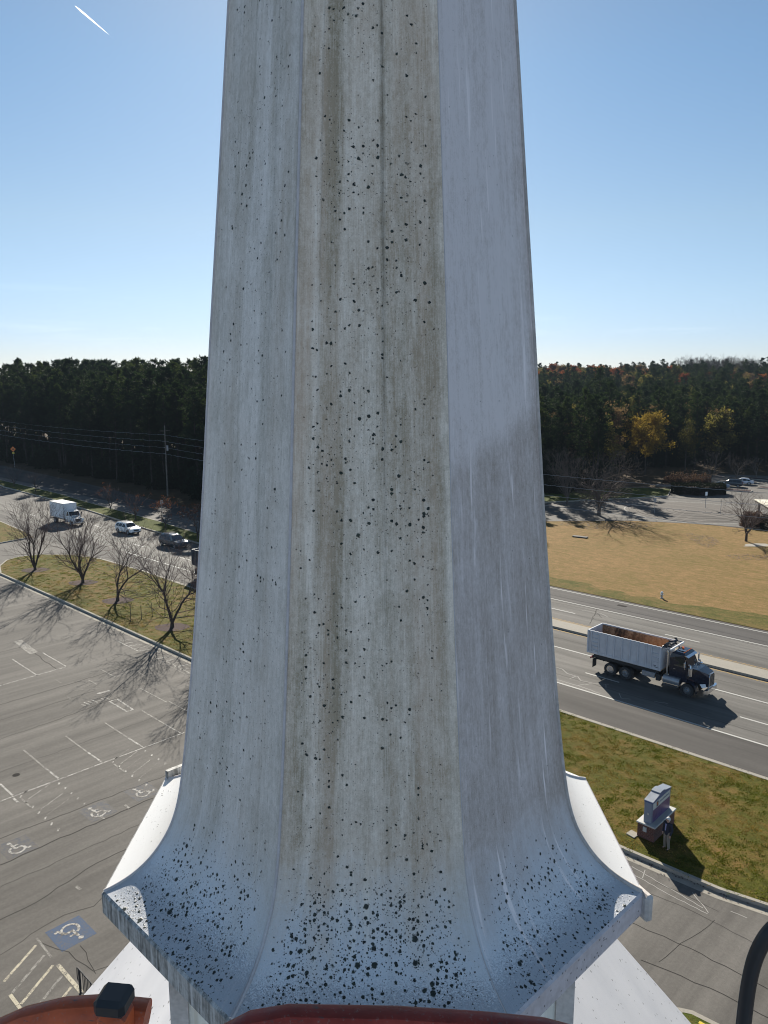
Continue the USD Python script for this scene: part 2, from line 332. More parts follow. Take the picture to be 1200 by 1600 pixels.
# turf island between car park and road: left tip, then on past the steeple to the right
isl = Polygon([tuple(W(*p)) for p in [(-99.5, 35.25), (-103.5, 36.6), (-106.3, 38.6), (-107.3, 40.6), (-106.4, 43.4), (-103.2, 46.2), (-98, 47.7), (-88, 48.2), (-77, 48.0), (-60, 47.7), (-40, 47.6), (40, 47.6), (40, 41), (5, 38.0), (-4, 36.5), (-9, 35.5), (-11.5, 35.05), (-16, 34.95), (-40, 34.9), (-56, 34.95), (-80, 35.2)]]).buffer(.6).buffer(-.6)
split = tn([(-45, 30), (60, 30), (60, 55), (-45, 55)])
island('turf_island', isl.difference(split), 'grass_island', 'tapering turf island with bare trees beside the car park', rim=.21, top=.19)
island('verge', isl.intersection(split), 'grass_verge', 'mottled green and brown verge where the monument sign stands', rim=.21, top=.19)
gut = isl.buffer(.5).difference(isl.buffer(-.02)); gutter = solo('gutter', sheet(gut, ROADZ + .0045), 'concrete', kind='structure', label='concrete gutter pan around the turf')

lot = tn([(-150, -60), (60, -60), (60, 35.6), (-60, 35.6), (-102, 36), (-104, 36), (-104, 52), (-119.5, 52), (-119.5, 30), (-150, 30)]).difference(isl)
car_park = thing('car_park', kind='structure', label='worn grey asphalt car park with faded markings')
part('paving', sheet(lot.difference(near_c), ROADZ), 'asphalt_lot', car_park)
LZ = ROADZ + .006
def mark(pts, w, mat='line_white', name='painted_line', z=LZ): return part(name, sheet(tnline(pts, w), z), mat, car_park)
mark([(-44.55, 12.5), (-44.6, 27.0)], .11); mark([(-44.6, 27.0), (-44.6, 29.5)], .10, 'line_faded')
for n in (15.5, 18.2, 21.0, 23.85, 26.7):
    mark([(-46.6, n), (-44.7, n)], .12, 'line_white'); mark([(-50.0, n + .05), (-46.6, n)], .11, 'line_faded')
mark([(-62.2, 15.0), (-62.65, 26.9)], .11); mark([(-67.8, 24.45), (-62.5, 24.35)], .11); mark([(-67.5, 26.95), (-62.6, 26.9)], .11, 'line_white'); mark([(-68, 21.6), (-62.4, 21.6)], .10, 'line_lost')
part('painted_bar', sheet(tn([(-72.45, 26.35), (-68.0, 26.0), (-67.9, 26.75), (-72.5, 27.1)]), LZ), 'line_faded', car_park)
bar = tn([(-53.3, 25.85), (-50.6, 25.85), (-50.55, 26.45), (-53.35, 26.6)]); part('painted_bar', sheet(bar.difference(bar.buffer(-.13)), LZ), 'line_white', car_park)
mark([(-55.3, 25.95), (-55.2, 26.95)], .3, 'line_white'); mark([(-57.2, 25.0), (-56.2, 26.6)], .1, 'line_lost')
for t0, t1, n in ((-58.5, -57.1, 26.8), (-60.5, -59.4, 25.0), (-56.4, -55.8, 24.1), (-60, -57.5, 28.6), (-54, -50, 28.8), (-50, -46, 29.0), (-57, -56, 30.4)):
    mark([(t0, n), (t1, n)], .1, 'line_lost' if n < 26 else 'line_faded')
for q in range(7): mark([(-54.4 + rng.uniform(-.3, .3), 24.2 + .3 * q), (-54.0 + rng.uniform(0, .5), 24.3 + .3 * q)], .12, 'line_white' if q % 2 else 'line_faded')
for q in range(12):                                                     # old hatch by the kerb
    t = -65.5 + q * .95; mark([(t, 33.1), (t + .35, 34.2)], .12, 'line_white' if q % 3 else 'line_faded')
mark([(-65.8, 33.1), (-61.8, 33.0)], .12, 'line_white'); mark([(-58, 33.4), (-52, 33.2)], .12, 'line_faded'); mark([(-58, 33.0), (-52, 32.8)], .1, 'line_lost')
for n0 in (21.3, 15.6):                                                 # hatched aisles, mostly worn away
    for q in range(7):
        t = -44.1 + .82 * q; mark([(t, n0 + .1), (t - .22, n0 + .26)], .10, 'line_white', 'painted_dash')
        if q < 5: mark([(t - .35, n0 + .35), (t - 1.15, n0 + 2.0)], .09, 'line_faded' if q % 2 else 'line_lost', 'painted_dash')
        mark([(t + .1, n0 + 2.3), (t - .08, n0 + 2.44)], .10, 'line_white', 'painted_dash')
    mark([(-44.0, n0 + .1), (-42.6, n0 + .1)], .11, 'line_faded')
mark([(-44.4, 15.4), (-43.6, 15.4)], .13, 'line_white')
for n in (12.3, 18.0, 19.5, 22.4): mark([(-39.0, n), (-38.5, n)], .13, 'line_faded', 'painted_dash')
for q in range(6):                                                      # near hatched aisle, cream paint
    t = -31.4 + q * .84
    mark([(t, 11.3), (t + 1.25 * .9, 11.3 - 1.75)], .12, 'line_cream' if q % 2 == 0 else 'line_faded', 'painted_dash')
mark([(-31.8, 11.5), (-30.2, 11.45)], .1, 'line_faded'); mark([(-29.6, 11.45), (-27.4, 11.45)], .17, 'line_cream'); mark([(-29.4, 9.45), (-28.2, 9.45)], .14, 'line_cream'); mark([(-34, 14.3), (-33.6, 14.3)], .16, 'line_faded')
mark([(-31.6, 14.6), (-31.2, 14.6)], .16, 'line_faded')
def wheelchair(t, n, flip, blue, white):
    """The access symbol as painted: head, back, seat, leg and wheel."""
    s = 1.0
    arc = LineString([(.36 * math.cos(a) - .05, .36 * math.sin(a) - .22) for a in np.linspace(math.radians(118), math.radians(372), 26)]).buffer(.058, cap_style=2)
    body = unary_union([Point(-.16, .58).buffer(.115), LineString([(-.14, .42), (-.10, -.08), (.22, -.08), (.40, -.48), (.56, -.42)]).buffer(.062, cap_style=2, join_style=1), LineString([(-.12, .20), (.16, .20)]).buffer(.05, cap_style=2)])
    sym = unary_union([arc, body])
    loc = W(t, n)
    base = car_park
    def put(poly, z, mat, name):
        m = sheet(poly, z); ang = math.radians(HEAD) + (PI / 2 if not flip else -PI / 2)
        c, s_ = math.cos(ang), math.sin(ang); v = m.vertices.copy(); v[:, :2] = v[:, :2] @ np.array([[c, s_], [-s_, c]]) + loc
        return part(name, trimesh.Trimesh(v, m.faces, process=False), mat, base)
    put(Polygon([(-.75, -.85), (.8, -.85), (.8, .85), (-.75, .85)]), LZ - .003, blue, 'blue_square'); put(sym, LZ + .003, white, 'access_symbol')
wheelchair(-39.3, 13.6, False, 'blue_faded', 'line_white'); wheelchair(-39.5, 18.1, False, 'blue_faded', 'line_white'); wheelchair(-39.6, 20.9, False, 'blue_faded', 'line_white'); wheelchair(-31.05, 12.7, True, 'blue_paint', 'line_white')
for pts, w in (([(-40.8, 5), (-40.7, 13.3), (-40.5, 19), (-40.0, 27)], .05), ([(-38.2, 5), (-38.4, 14), (-38.5, 21)], .07), ([(-34.2, 5), (-34.2, 12.5), (-35.0, 15.8), (-35.3, 22)], .05), ([(-31.9, 9.5), (-32.4, 13.0), (-32.0, 14.2), (-33.2, 16.2)], .035),
               ([(-52.5, 12), (-52.8, 20), (-53.5, 27)], .05), ([(-58.5, 14), (-58.7, 24), (-59, 30)], .06), ([(-62.5, 26), (-70.5, 26.6), (-70.2, 22.5), (-66, 22.3)], .06), ([(-28, 12.3), (-30.0, 12.6)], .03), ([(-36.5, 8), (-36.6, 20)], .03), ([(-48, 14), (-48.3, 27)], .03), ([(-55.5, 10), (-56, 26)], .04), ([(-31.5, 11.5), (-30, 12.1), (-28.2, 12.3), (-27.5, 14.0)], .03)):
    crack(pts, w, 'tar', car_park, z=ROADZ + .004)
part('oil_stain', sheet(Point(*W(-47.0, 16.6)).buffer(.22), ROADZ + .005), 'tar', car_park)
# driveway at the right of the steeple
for pts, w in (([(-13.9, 30.2), (-11, 30.5), (-9, 30.45), (-5, 30.3)], .05), ([(-10.9, 33.0), (-11.2, 31.2), (-11.4, 30.5), (-11.6, 28.8)], .03), ([(-16, 32.5), (-12, 32.9), (-8, 32.6)], .03), ([(-12.2, 28.4), (-9, 28.9), (-5, 28.9)], .05), ([(-14, 33.8), (-11, 33.7)], .03)):
    crack(pts, w, 'tar', car_park, z=ROADZ + .004, jit=.05)
for pts in ([(-15.4, 34.1), (-13.2, 33.75), (-11.6, 33.45)], [(-15.2, 33.6), (-13.2, 33.3), (-11.3, 33.2)], [(-12.4, 34.2), (-11.3, 33.3)], [(-14.8, 34.3), (-14.6, 33.6)], [(-10.6, 34.1), (-9.9, 34.15)]):
    crack(pts, .045, 'pale_sealant', car_park, z=ROADZ + .004, jit=.03, step=.25)
corner = tn([(-10.0, 26.85), (-9.5, 27.1), (-8.1, 27.2), (-3, 27.1), (-3, 22), (-8, 22)])
island('entry_bed', corner, 'grass_median', 'small kerbed bed at the foot of the building', rim=.17)
part('painted_line', sheet(tnline([(-9.1, 26.72), (-7.6, 26.76)], .14), .176), worn_paint('kerb_yellow', (.55, .42, .05), .38, (.12, .12, .03)), car_park)
left_turf = tn([(-119, 36), (-118.6, 42.4), (-119.4, 46.6), (-122, 48.3), (-137.5, 49.4), (-160, 49.5), (-160, 36)])
island('corner_turf', left_turf.buffer(1).buffer(-1), 'grass_island', 'brown turf corner across the entrance road')
entry = solo('entrance_road', sheet(tn([(-104.2, 36.2), (-104.2, 47.9), (-119.3, 48.2), (-118.4, 42), (-118.8, 36.2)]).difference(isl), ROADZ + .006), 'asphalt_drive', kind='structure', label='pale entrance road joining the car park to the road')

# far side: straw lawn, looping drive, car park among trees
lawn = tn([(40, 77.9), (-60, 77.9), (-100, 79.5), (-112, 82), (-108, 96), (-95, 99), (-80, 105), (-70.5, 113.3), (-60, 124.1), (-52, 128.4), (-45.9, 130.4), (-40.2, 132), (-20, 139), (40, 150)])
M['grass_edge'] = grass('grass_edge', (.080, .080, .014), (.17, .115, .04), .50, scale=.2)
rl_ = random.Random(21)
strip = [(t, 77.9) for t in range(-72, 44, 4)] + [(t, 80.6 + rl_.uniform(-.9, 1.3) + (2.6 if t > -36 else 0) * max(0, math.sin((t + 36) * .09)) ) for t in range(40, -76, -2)]
solo('lawn_edge', sheet(tn(strip).buffer(.35).buffer(-.35), .034), 'grass_edge', kind='structure', label='greener strip of turf along the far road edge')
solo('lawn', sheet(lawn, .03), 'grass_lawn', kind='structure', label='wide straw-coloured lawn across the road')
drive = tn([(-108, 96.2), (-95, 99.2), (-80, 105.2), (-70.5, 113.5), (-60, 124.3), (-52, 128.6), (-45.9, 130.6), (-40, 132.2), (-20, 139.2), (10, 146), (-15, 205), (-45, 216), (-66, 206), (-73.5, 202), (-78.5, 187), (-74, 172), (-71.1, 166.6), (-67.2, 156), (-71.3, 147.3), (-81, 131), (-98, 116), (-115, 110)])
dr = thing('loop_drive', kind='structure', label='pale paved drive, turning circle and car park before the trees')
part('paving', sheet(drive, ROADZ + .01), 'asphalt_drive', dr)
wedge = tn([(-71.5, 147.8), (-67.4, 156.2), (-71.3, 166.8), (-78, 163), (-88, 148), (-98, 117), (-81, 131.6)])
island('grass_patch', wedge.buffer(1.5).buffer(-1.5), 'grass_median', 'green grass patch behind the turning circle')
CC = W(-56.0, 140.6)
part('painted_ring', sheet(Point(*CC).buffer(12.0, 48).difference(Point(*CC).buffer(11.75, 48)), ROADZ + .016), 'line_white', dr)
M['apron'] = asphalt('apron', (.105, .094, .083), 'x', .3, .2, blotch=6.)
for q in range(10):                                                     # ringed stone apron of the roundabout
    ro = 11.0 - q * 1.1; ring = Point(*CC).buffer(ro, 40)
    if q < 9: ring = ring.difference(Point(*CC).buffer(ro - 1.04, 40))
    part('paver_ring', slab(ring, -.05, ROADZ + .03 + .022 * q + (.012 if q % 2 else 0)), 'apron', dr)
for pts in ([(-66.6, 198.6), (-61.5, 198.4), (-50, 198)], [(-76, 171), (-70, 172)], [(-63.5, 173.8), (-57.8, 175)], [(-58, 183), (-44, 183.5)]):
    pl = tnline(pts, 2.2).buffer(.6); island('planting_strip', pl, 'mulch', 'brown planted strip in the far car park')
for t, n, l in ((-58.5, 129.8, 2.2), (-71.5, 137, 1.8)): part('painted_dash', sheet(tnline([(t, n), (t + l * .6, n + l * .7)], .35), ROADZ + .016), 'line_white', dr)
for q in range(5): part('painted_line', sheet(tnline([(-60 + 3 * q, 186.5), (-61.5 + 3 * q, 192)], .12), ROADZ + .016), 'line_white', dr)
# purple-brown fallen leaves
def blob(t, n, a, b, seed, rot=0.):
    r = random.Random(seed); ph = [r.uniform(0, 6.28) for _ in range(4)]
    pts = []
    for k in range(48):
        th = k * 2 * PI / 48; q = 1 + .12 * math.sin(3 * th + ph[0]) + .09 * math.sin(5 * th + ph[1]) + .06 * math.sin(9 * th + ph[2])
        x, y = a * q * math.cos(th), b * q * math.sin(th); pts.append((t + x * math.cos(rot) - y * math.sin(rot), n + x * math.sin(rot) + y * math.cos(rot)))
    return tn(pts)
def leaf_bed(t, n, a, b, seed, label, dens, rot=0., z=.034):
    po = blob(t, n, a, b, seed, rot); r = np.random.default_rng(seed); out = []; mb = MB()
    minx, miny, maxx, maxy = po.bounds; k = int(dens * po.area); P = r.uniform([minx, miny], [maxx, maxy], (k * 2, 2))
    P = P[shapely.contains_xy(po, P[:, 0], P[:, 1])][:k]
    an = r.uniform(0, 6.28, len(P)); s = r.uniform(.05, .13, len(P)); tilt = r.uniform(-.05, .07, (len(P), 3))
    tri = np.stack([np.column_stack([P[:, 0] + s * np.cos(an + q * 2.1), P[:, 1] + s * np.sin(an + q * 2.1), z + .02 + np.abs(tilt[:, q])]) for q in range(3)], 1)
    mb.add(tri.reshape(-1, 3), np.arange(len(P) * 3).reshape(-1, 3))
    solo('fallen_leaves', mb, 'dry_leaves', label, 'leaves', kind='stuff')
g = Nodes(); rpi = g.add('geometry') + '.random_per_island'
M['dry_leaves'] = g.surface('dry_leaves', g.ramp(rpi, [(0, (.07, .042, .042)), (.5, (.13, .09, .083)), (1, (.21, .155, .135))]), .8)
leaf_bed(-61.2, 117.5, 7.5, 3.6, 1, 'purple-brown fallen leaves under the wide bare tree by the drive', 10, .75)
leaf_bed(-44.5, 116.5, 5.0, 2.0, 2, 'strip of fallen leaves on the lawn left of the lone bare tree', 12, 2.2)
leaf_bed(-35.2, 109.5, 3.2, 1.8, 4, 'fallen leaves at the right edge of the straw lawn', 12, .8)
part('pad', sheet(blob(-37.2, 118.6, 2.4, 1.0, 9, .9), .036), 'concrete', dr)
drain = thing('storm_drain', 'low dark storm drain opening in the straw lawn', 'drain', (*W(-59.0, 105.6), 0), HEAD + 10)
part('frame', MB().box((0, 0, .14), (2.3, .9, .12), ch=.03), 'concrete_dark', drain); part('opening', MB().box((0, -.42, .05), (2.0, .16, .16)), 'tar', drain)
# ------------------------------------------------------------------ the steeple
from scipy.interpolate import PchipInterpolator
TX, TY, BASE = -.057, 4.2, 4.9
prof = np.array([(8.6, .05), (5.0, .372), (1.717, .662), (.873, .733), (.10, .800), (-.656, .860), (-1.32, .922), (-1.65, .957), (-2.0, 1.0), (-2.17, 1.028), (-2.30, 1.066), (-2.42, 1.125), (-2.50, 1.195), (-2.56, 1.28), (-2.602, 1.385)])
prof[1:-4, 1] *= .993
# arclength parametrisation so that the tight flare is smooth
pa = np.concatenate([[0], np.cumsum(np.hypot(*np.diff(prof, axis=0).T))])
pz, pr_ = PchipInterpolator(pa, prof[:, 0]), PchipInterpolator(pa, prof[:, 1])
sa = np.unique(np.concatenate([np.linspace(0, pa[6], 60), np.linspace(pa[6], pa[-1], 70)])); SZ, SR = pz(sa), pr_(sa)

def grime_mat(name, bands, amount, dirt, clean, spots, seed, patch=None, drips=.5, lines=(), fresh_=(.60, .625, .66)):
    """White paint gone grey, tinted by painted-in sky and bounce light: vertical streaks, run-off bands (over the panel's width) and dark lichen spots. st = (0..1 across the panel, metres down it)."""
    g = Nodes(); uv = g.add('uvmap') + '.UV'; p = g.pos(); off = (seed * 7.31, seed * 3.7, 0)
    uvo = g.shift(uv, off); xyz = g.add('separate_xyz', vector=uv); u, v = xyz + '.x', xyz + '.y'
    zz = g.add('separate_xyz', vector=p) + '.z'
    wob = g.math('multiply', g.math('subtract', g.noise(g.scale(uvo, (5., .8, 1)), 1.0, 3, .6), .5), .30)
    band = g.ramp(g.math('add', u, wob), bands)
    s1 = g.noise(g.scale(uvo, (8., .55, 1)), 1., 5, .68); s2 = g.noise(g.scale(uvo, (60., 1.2, 1)), 1., 4, .65); s3 = g.noise(g.scale(uvo, (170., 7., 1)), 1., 3, .6)
    cl = g.noise(g.scale(uvo, (4.2, 3.0, 1)), 1., 6, .68, .5); gr = g.noise(p, 160., 3, .7)
    f = g.math('multiply', g.mix(.45, s1, cl), 1.0)
    f = g.math('add', g.math('multiply', g.math('subtract', f, .5), 2.3), g.math('multiply', g.math('subtract', s2, .5), .55))
    f = g.math('add', f, g.math('multiply', g.math('subtract', s3, .5), .8)); f = g.math('add', f, g.math('multiply', g.math('subtract', gr, .5), .9)); f = g.math('add', f, g.math('multiply', g.math('subtract', g.noise(g.scale(p, (1, 1, .55)), 52., 4, .75), .5), 1.1))
    f = g.math('add', g.math('add', f, band), amount - .5)
    fade = g.maprange(g.math('add', zz, g.math('multiply', g.math('subtract', cl, .5), .5)), EYE - 2.52, EYE - 2.05, .0, 1.)      # the flare is less grimy, with the blue of the sky painted in
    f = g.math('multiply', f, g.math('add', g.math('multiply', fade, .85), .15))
    if patch: f = g.math('add', f, g.math('multiply', g.maprange(g.math('add', g.math('add', zz, g.math('multiply', g.math('subtract', s2, .5), .25)), g.math('multiply', u, -patch[1])), EYE + patch[0] + .06, EYE + patch[0] - .06), g.math('multiply', fade, patch[2])))
    f = g.math('add', f, 0., True)
    tone = g.ramp(g.noise(g.scale(uvo, (4., .35, 1)), 1., 3), [(.35, dirt[0]), (.65, dirt[1])])
    col = g.mix(g.math('multiply', f, .95), g.mix(fade, fresh_, clean), tone)  # bluish sky light on the flare, warm bounce on the shaft, as colour
    if drips:                                                              # pale wet streaks
        d = g.noise(g.scale(uvo, (26., 1.6, 1)), 1., 3, .5); d2 = g.noise(g.scale(uvo, (7., .5, 1)), 1.7, 2)
        col = g.mix(g.math('multiply', g.math('multiply', g.maprange(d, .60, .68), g.maprange(d2, .42, .56)), drips), col, sc(clean, 1.22))
    for uu, w, k in lines:                                                 # a thin dark run
        dist = g.math('absolute', g.math('subtract', g.math('add', u, g.math('multiply', g.math('subtract', s1, .5), .015)), uu))
        col = g.mix(g.math('multiply', g.maprange(dist, w, 0.), g.math('multiply', g.maprange(s3, .4, .6, .5, 1), g.math('multiply', g.maprange(zz, EYE - 1.2, EYE + .8, .15, 1.), k))), col, (.07, .07, .06))
    # lichen: ragged dark dots, thick on the flare
    rag = g.add('noise_texture', vector=p, scale=110., detail=2) + '.color'
    pp = g.add('vector_math', math_type='multiply_add', vector1=rag, vector2=(.011, .011, .011), vector3=p) + '.vector'
    dens = g.maprange(zz, EYE - 2.12, EYE - 2.48, spots[0], spots[1]); clump = g.noise(p, 2.6, 3, .6)
    edge = g.maprange(g.math('absolute', g.math('subtract', u, .5)), .49, .36, .2, 1.)
    dens = g.math('multiply', g.math('multiply', dens, g.maprange(clump, .34, .66, .72, 1.22)), edge)
    spotmask = 0.
    for scl, rmax, kk in ((28., .37, .46), (50., .38, .8), (130., .42, .6)):
        vo = g.add('voronoi_texture', vector=g.shift(pp, (seed, 0, seed * .3)), scale=scl, feature='f1', use_normalize=False)
        rnd = g.add('separate_color', color=vo + '.color') + '.r'
        thr = g.math('subtract', 1., g.math('multiply', dens, kk))
        r = g.math('multiply', g.math('minimum', g.math('multiply', g.math('subtract', rnd, thr), 3.5), 1.), rmax)
        m = g.maprange(g.math('subtract', vo + '.distance', r), .06, -.05)
        spotmask = m if spotmask == 0. else g.math('maximum', spotmask, m)
    sp_col = g.ramp(g.noise(p, 60., 3), [(.35, (.010, .013, .014)), (.65, (.034, .046, .034))])
    col = g.mix(spotmask, col, sp_col)
    rough = g.mix(f, (.38, .38, .38), (.8, .8, .8))
    nrm = g.bump(g.math('add', g.math('multiply', g.mix(.5, gr, s3), .4), g.math('multiply', spotmask, 1.2)), .004, .6)
    return g.surface(name, col, rough, specular_ior_level=.4, normal=nrm)

BR, OL, GRAY = (.52, .395, .29), (.30, .245, .165), (.44, .39, .325)  # grime tones, warmed to stand in for light bounced onto the shaft
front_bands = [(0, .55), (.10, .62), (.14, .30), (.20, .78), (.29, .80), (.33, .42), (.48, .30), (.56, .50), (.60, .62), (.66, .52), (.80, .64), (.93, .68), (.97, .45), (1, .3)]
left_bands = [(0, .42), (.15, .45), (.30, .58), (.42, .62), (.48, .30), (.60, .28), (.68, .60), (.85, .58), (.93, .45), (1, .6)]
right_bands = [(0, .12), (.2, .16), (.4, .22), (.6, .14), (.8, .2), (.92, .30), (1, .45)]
CLEAN = (.84, .74, .63)  # shaft paint with warm bounced light mixed into its colour
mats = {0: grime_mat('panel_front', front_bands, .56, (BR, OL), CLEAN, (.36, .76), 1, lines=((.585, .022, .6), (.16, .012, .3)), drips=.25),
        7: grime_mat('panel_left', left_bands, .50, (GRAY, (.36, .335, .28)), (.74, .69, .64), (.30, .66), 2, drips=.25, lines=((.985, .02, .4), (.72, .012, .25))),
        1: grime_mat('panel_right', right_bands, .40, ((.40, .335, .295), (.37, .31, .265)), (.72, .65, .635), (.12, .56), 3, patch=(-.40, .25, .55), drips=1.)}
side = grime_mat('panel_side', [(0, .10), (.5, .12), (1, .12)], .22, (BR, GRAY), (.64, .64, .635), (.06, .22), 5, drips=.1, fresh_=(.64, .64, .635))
st = thing('steeple', 'tall white octagonal church steeple streaked with grime and dotted with dark lichen', 'steeple', (TX, TY, EYE - BASE))
T8 = math.tan(PI / 8)
def face_pt(k, u, z, ap):
    ph = -PI / 2 + k * PI / 4; n = np.array([math.cos(ph), math.sin(ph)]); t = np.array([-math.sin(ph), math.cos(ph)])
    xy = np.multiply.outer(ap, n) + np.multiply.outer(u * ap * T8, t); return np.column_stack([xy, z + BASE])
sa2 = np.unique(np.concatenate([np.linspace(0, pa[-1] - .62, 70), np.linspace(pa[-1] - .62, pa[-1], 280)]))
def panel(k):
    near = k in (7, 0, 1); nu = 380 if near else 12; s_ = sa2 if near else sa; us = np.linspace(-1, 1, nu + 1); V, UV = [], []
    for u in us: V.append(face_pt(k, u, pz(s_), pr_(s_))); UV.append(np.column_stack([np.full(len(s_), (u + 1) / 2), s_]))
    V, UV = np.vstack(V), np.vstack(UV); m = len(s_)
    i, j = np.meshgrid(np.arange(nu), np.arange(m - 1), indexing='ij'); f = np.stack([i * m + j, i * m + j + 1, (i + 1) * m + j + 1, (i + 1) * m + j], -1).reshape(-1, 4)
    return V, f, UV
plabel = {0: 'front panel with brown and olive run-off bands', 7: 'left panel, bluish grey', 1: 'right panel, paler lavender white with a brown lower half'}
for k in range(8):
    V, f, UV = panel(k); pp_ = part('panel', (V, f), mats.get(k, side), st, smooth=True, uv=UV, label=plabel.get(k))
    if k in (7, 0, 1):                                                        # normals jittered where the sun grazes the flare, blurring a hard shading edge
        N = np.array(UsdGeom.Mesh(pp_).GetNormalsAttr().Get()); o_ = np.sign((N * (V - [0, 0, V[:, 2].mean()])).sum(1).mean()); a_ = (N * o_) @ SUN_DIR
        N = N + np.exp(-(a_ / .30) ** 2)[:, None] * np.random.default_rng(40 + k).normal(0, .15, N.shape); N /= np.linalg.norm(N, axis=1, keepdims=True)
        UsdGeom.Mesh(pp_).GetNormalsAttr().Set(Vt.Vec3fArray.FromNumpy(N.astype(np.float32)))
M['seam'] = plain('seam', (.50, .47, .47), .55, .2, 9); M['seam_dirty'] = plain('seam_dirty', (.46, .42, .39), .6, .35, 5)
def arris(k): return face_pt(k, 1.0, SZ, SR)                                 # between face k and face k+1
for k in range(8):
    P = arris(k)
    rad = {7: .006, 0: .002, 1: .009, 6: .006}.get(k, .006)
    b = MB(); b.path(P * [1, 1, 1], np.interp(SR, [.05, .6, 1.1, 1.385], [rad * .6, rad, rad * 1.2, rad * 1.7]), 8)
    part('seam_strip', b, {7: 'seam', 1: 'seam_dirty'}.get(k, 'seam'), st, smooth=True)
# turned-down rim of the flare, soffit, base walls
g = Nodes(); p = g.pos(); q = g.scale(p, (1, 1, .06))
n1, n2 = g.noise(q, 38., 4, .7), g.noise(p, 30., 4, .7)
M['rim_streaked'] = g.surface('rim_streaked', g.ramp(g.mix(.3, n1, n2), [(.36, (.05, .05, .05)), (.47, (.22, .22, .21)), (.58, (.42, .42, .41)), (.7, (.5, .5, .5))]), .7)
g = Nodes(); p = g.pos(); n2 = g.noise(p, 18., 4, .7); vo = g.add('voronoi_texture', vector=p, scale=34., use_normalize=False) + '.distance'
M['rim_clean'] = g.surface('rim_clean', g.mix(g.maprange(vo, .13, .2, 1, 0), g.ramp(n2, [(.35, (.44, .40, .41)), (.6, (.54, .50, .52))]), (.05, .05, .05)), .6)
AE, ZE = SR[-1], SZ[-1] + BASE
def octo(ap, z, k, u): return face_pt(k, u, np.array([z - BASE]), np.array([ap]))[0]
for k in range(8):
    prs = [(AE, ZE), (AE + .012, ZE - .012), (AE + .012, ZE - .12), (AE - .005, ZE - .135), (AE - .06, ZE - .135)]
    V = np.array([octo(a, z, k, u) for a, z in prs for u in (-1, 1)]); F = [[2 * q, 2 * q + 2, 2 * q + 3, 2 * q + 1] for q in range(len(prs) - 1)]
    part('rim', (V, np.array(F)), 'rim_streaked' if k in (7, 6) else 'rim_clean', st)
V = np.array([octo(AE - .06, ZE - .135, k, 1) for k in range(8)] + [(0, 0, ZE - .135)]); part('soffit', (V, np.array([[8, (k + 1) % 8, k] for k in range(8)])), 'white_paint', st)
cr = octo(AE, ZE, 1, 1); cb = MB(); cb.box((cr[0] + .012, cr[1] + .01, ZE - .075), (.05, .12, .15), PI / 8, .015); part('corner_cap', cb, 'seam_dirty', st)
bl = MB()                                                                     # bent-up flashing on the far left of the flare
A_, B_ = octo(AE, ZE, 5, .15), octo(AE, ZE, 5, 1.0)
bl.hull([A_ + [0, 0, -.01], B_ + [0, 0, -.01], A_ + [0, 0, .06], B_ + [0, 0, .06], A_ + [.02, -.02, -.01], B_ + [.02, -.02, -.01], A_ + [.02, -.02, .06], B_ + [.02, -.02, .06]]); part('upturned_flashing', bl, 'rim_streaked', st)
g = Nodes(); p = g.pos(); n1 = g.noise(g.scale(p, (1, 1, .07)), 22., 4, .6)
M['base_wall'] = g.surface('base_wall', g.ramp(n1, [(.36, (.64, .59, .49)), (.6, (.84, .81, .73))]), .6)
DS = .94
part('base_wall', MB().box((0, 0, (ZE - .14 - .0) / 2 - 1.3), (2 * DS, 2 * DS, ZE - .14 + 2.6)), 'base_wall', st)
for sx in (-1, 1):
    for sy in (-1, 1):
        part('corner_board', MB().box((sx * (DS - .025), sy * (DS - .025), ZE / 2 - 1.4), (.085, .085, ZE + 2.4)), 'seam_dirty', st)

# ------------------------------------------------------------------ the church it stands on
ch = thing('church', 'steep white church roof below the flare of the steeple', 'church', (0, 0, 0))
g = Nodes(); p = g.pos(); vo = g.add('voronoi_texture', vector=g.add('vector_math', math_type='multiply_add', vector1=g.add('noise_texture', vector=p, scale=60., detail=2) + '.color', vector2=(.02, .02, .02), vector3=p) + '.vector', scale=17., use_normalize=False)
rnd = g.add('separate_color', color=vo + '.color') + '.r'; r = g.math('multiply', g.maprange(rnd, .72, 1.), .24)
mk = g.maprange(g.math('subtract', vo + '.distance', r), .03, -.02)
M['roof_white'] = g.surface('roof_white', g.mix(mk, g.ramp(g.noise(p, 1.2, 4), [(.35, (.60, .61, .64)), (.65, (.68, .685, .71))]), (.08, .085, .08)), .5)
RX, RZ, SL, GY, GB, HALF = -.12, EYE - 3.36, 1.205, 9.0, -14., 8.5
for s in (-1, 1):
    e0 = np.array([RX, GY, RZ]); e1 = np.array([RX, GB, RZ]); n_ = np.array([s * SL, 0, 1.]); n_ /= np.linalg.norm(n_)
    f0, f1 = np.array([RX + s * HALF, GY, RZ - SL * HALF]), np.array([RX + s * HALF, GB, RZ - SL * HALF])
    top = np.array([e0, e1, f1, f0]); bot = top - n_ * .10
    part('roof', MB().hull(np.vstack([top, bot])), 'roof_white', ch)
    part('verge_board', MB().hull(np.vstack([[e0 + [0, .03, -.02], f0 + [0, .03, -.02]], [e0 + [0, .03, -.30], f0 + [0, .03, -.30]], [e0 + [0, -.02, -.13], f0 + [0, -.02, -.13]], [e0 + [0, -.02, -.30], f0 + [0, -.02, -.30]]])), 'white_paint', ch)
gb = Nodes(); M['brick_wall'] = gb.surface('brick_wall', gb.add('brick_texture', vector=gb.add('vector_rotate', rotate_type='x_axis', vector=gb.obj(), angle=PI / 2) + '.vector', color1=(.19, .075, .05), color2=(.13, .05, .038), mortar=(.30, .27, .24), scale=2.2, mortar_size=.012) + '.color', .9)
ez = RZ - SL * (HALF - .4)
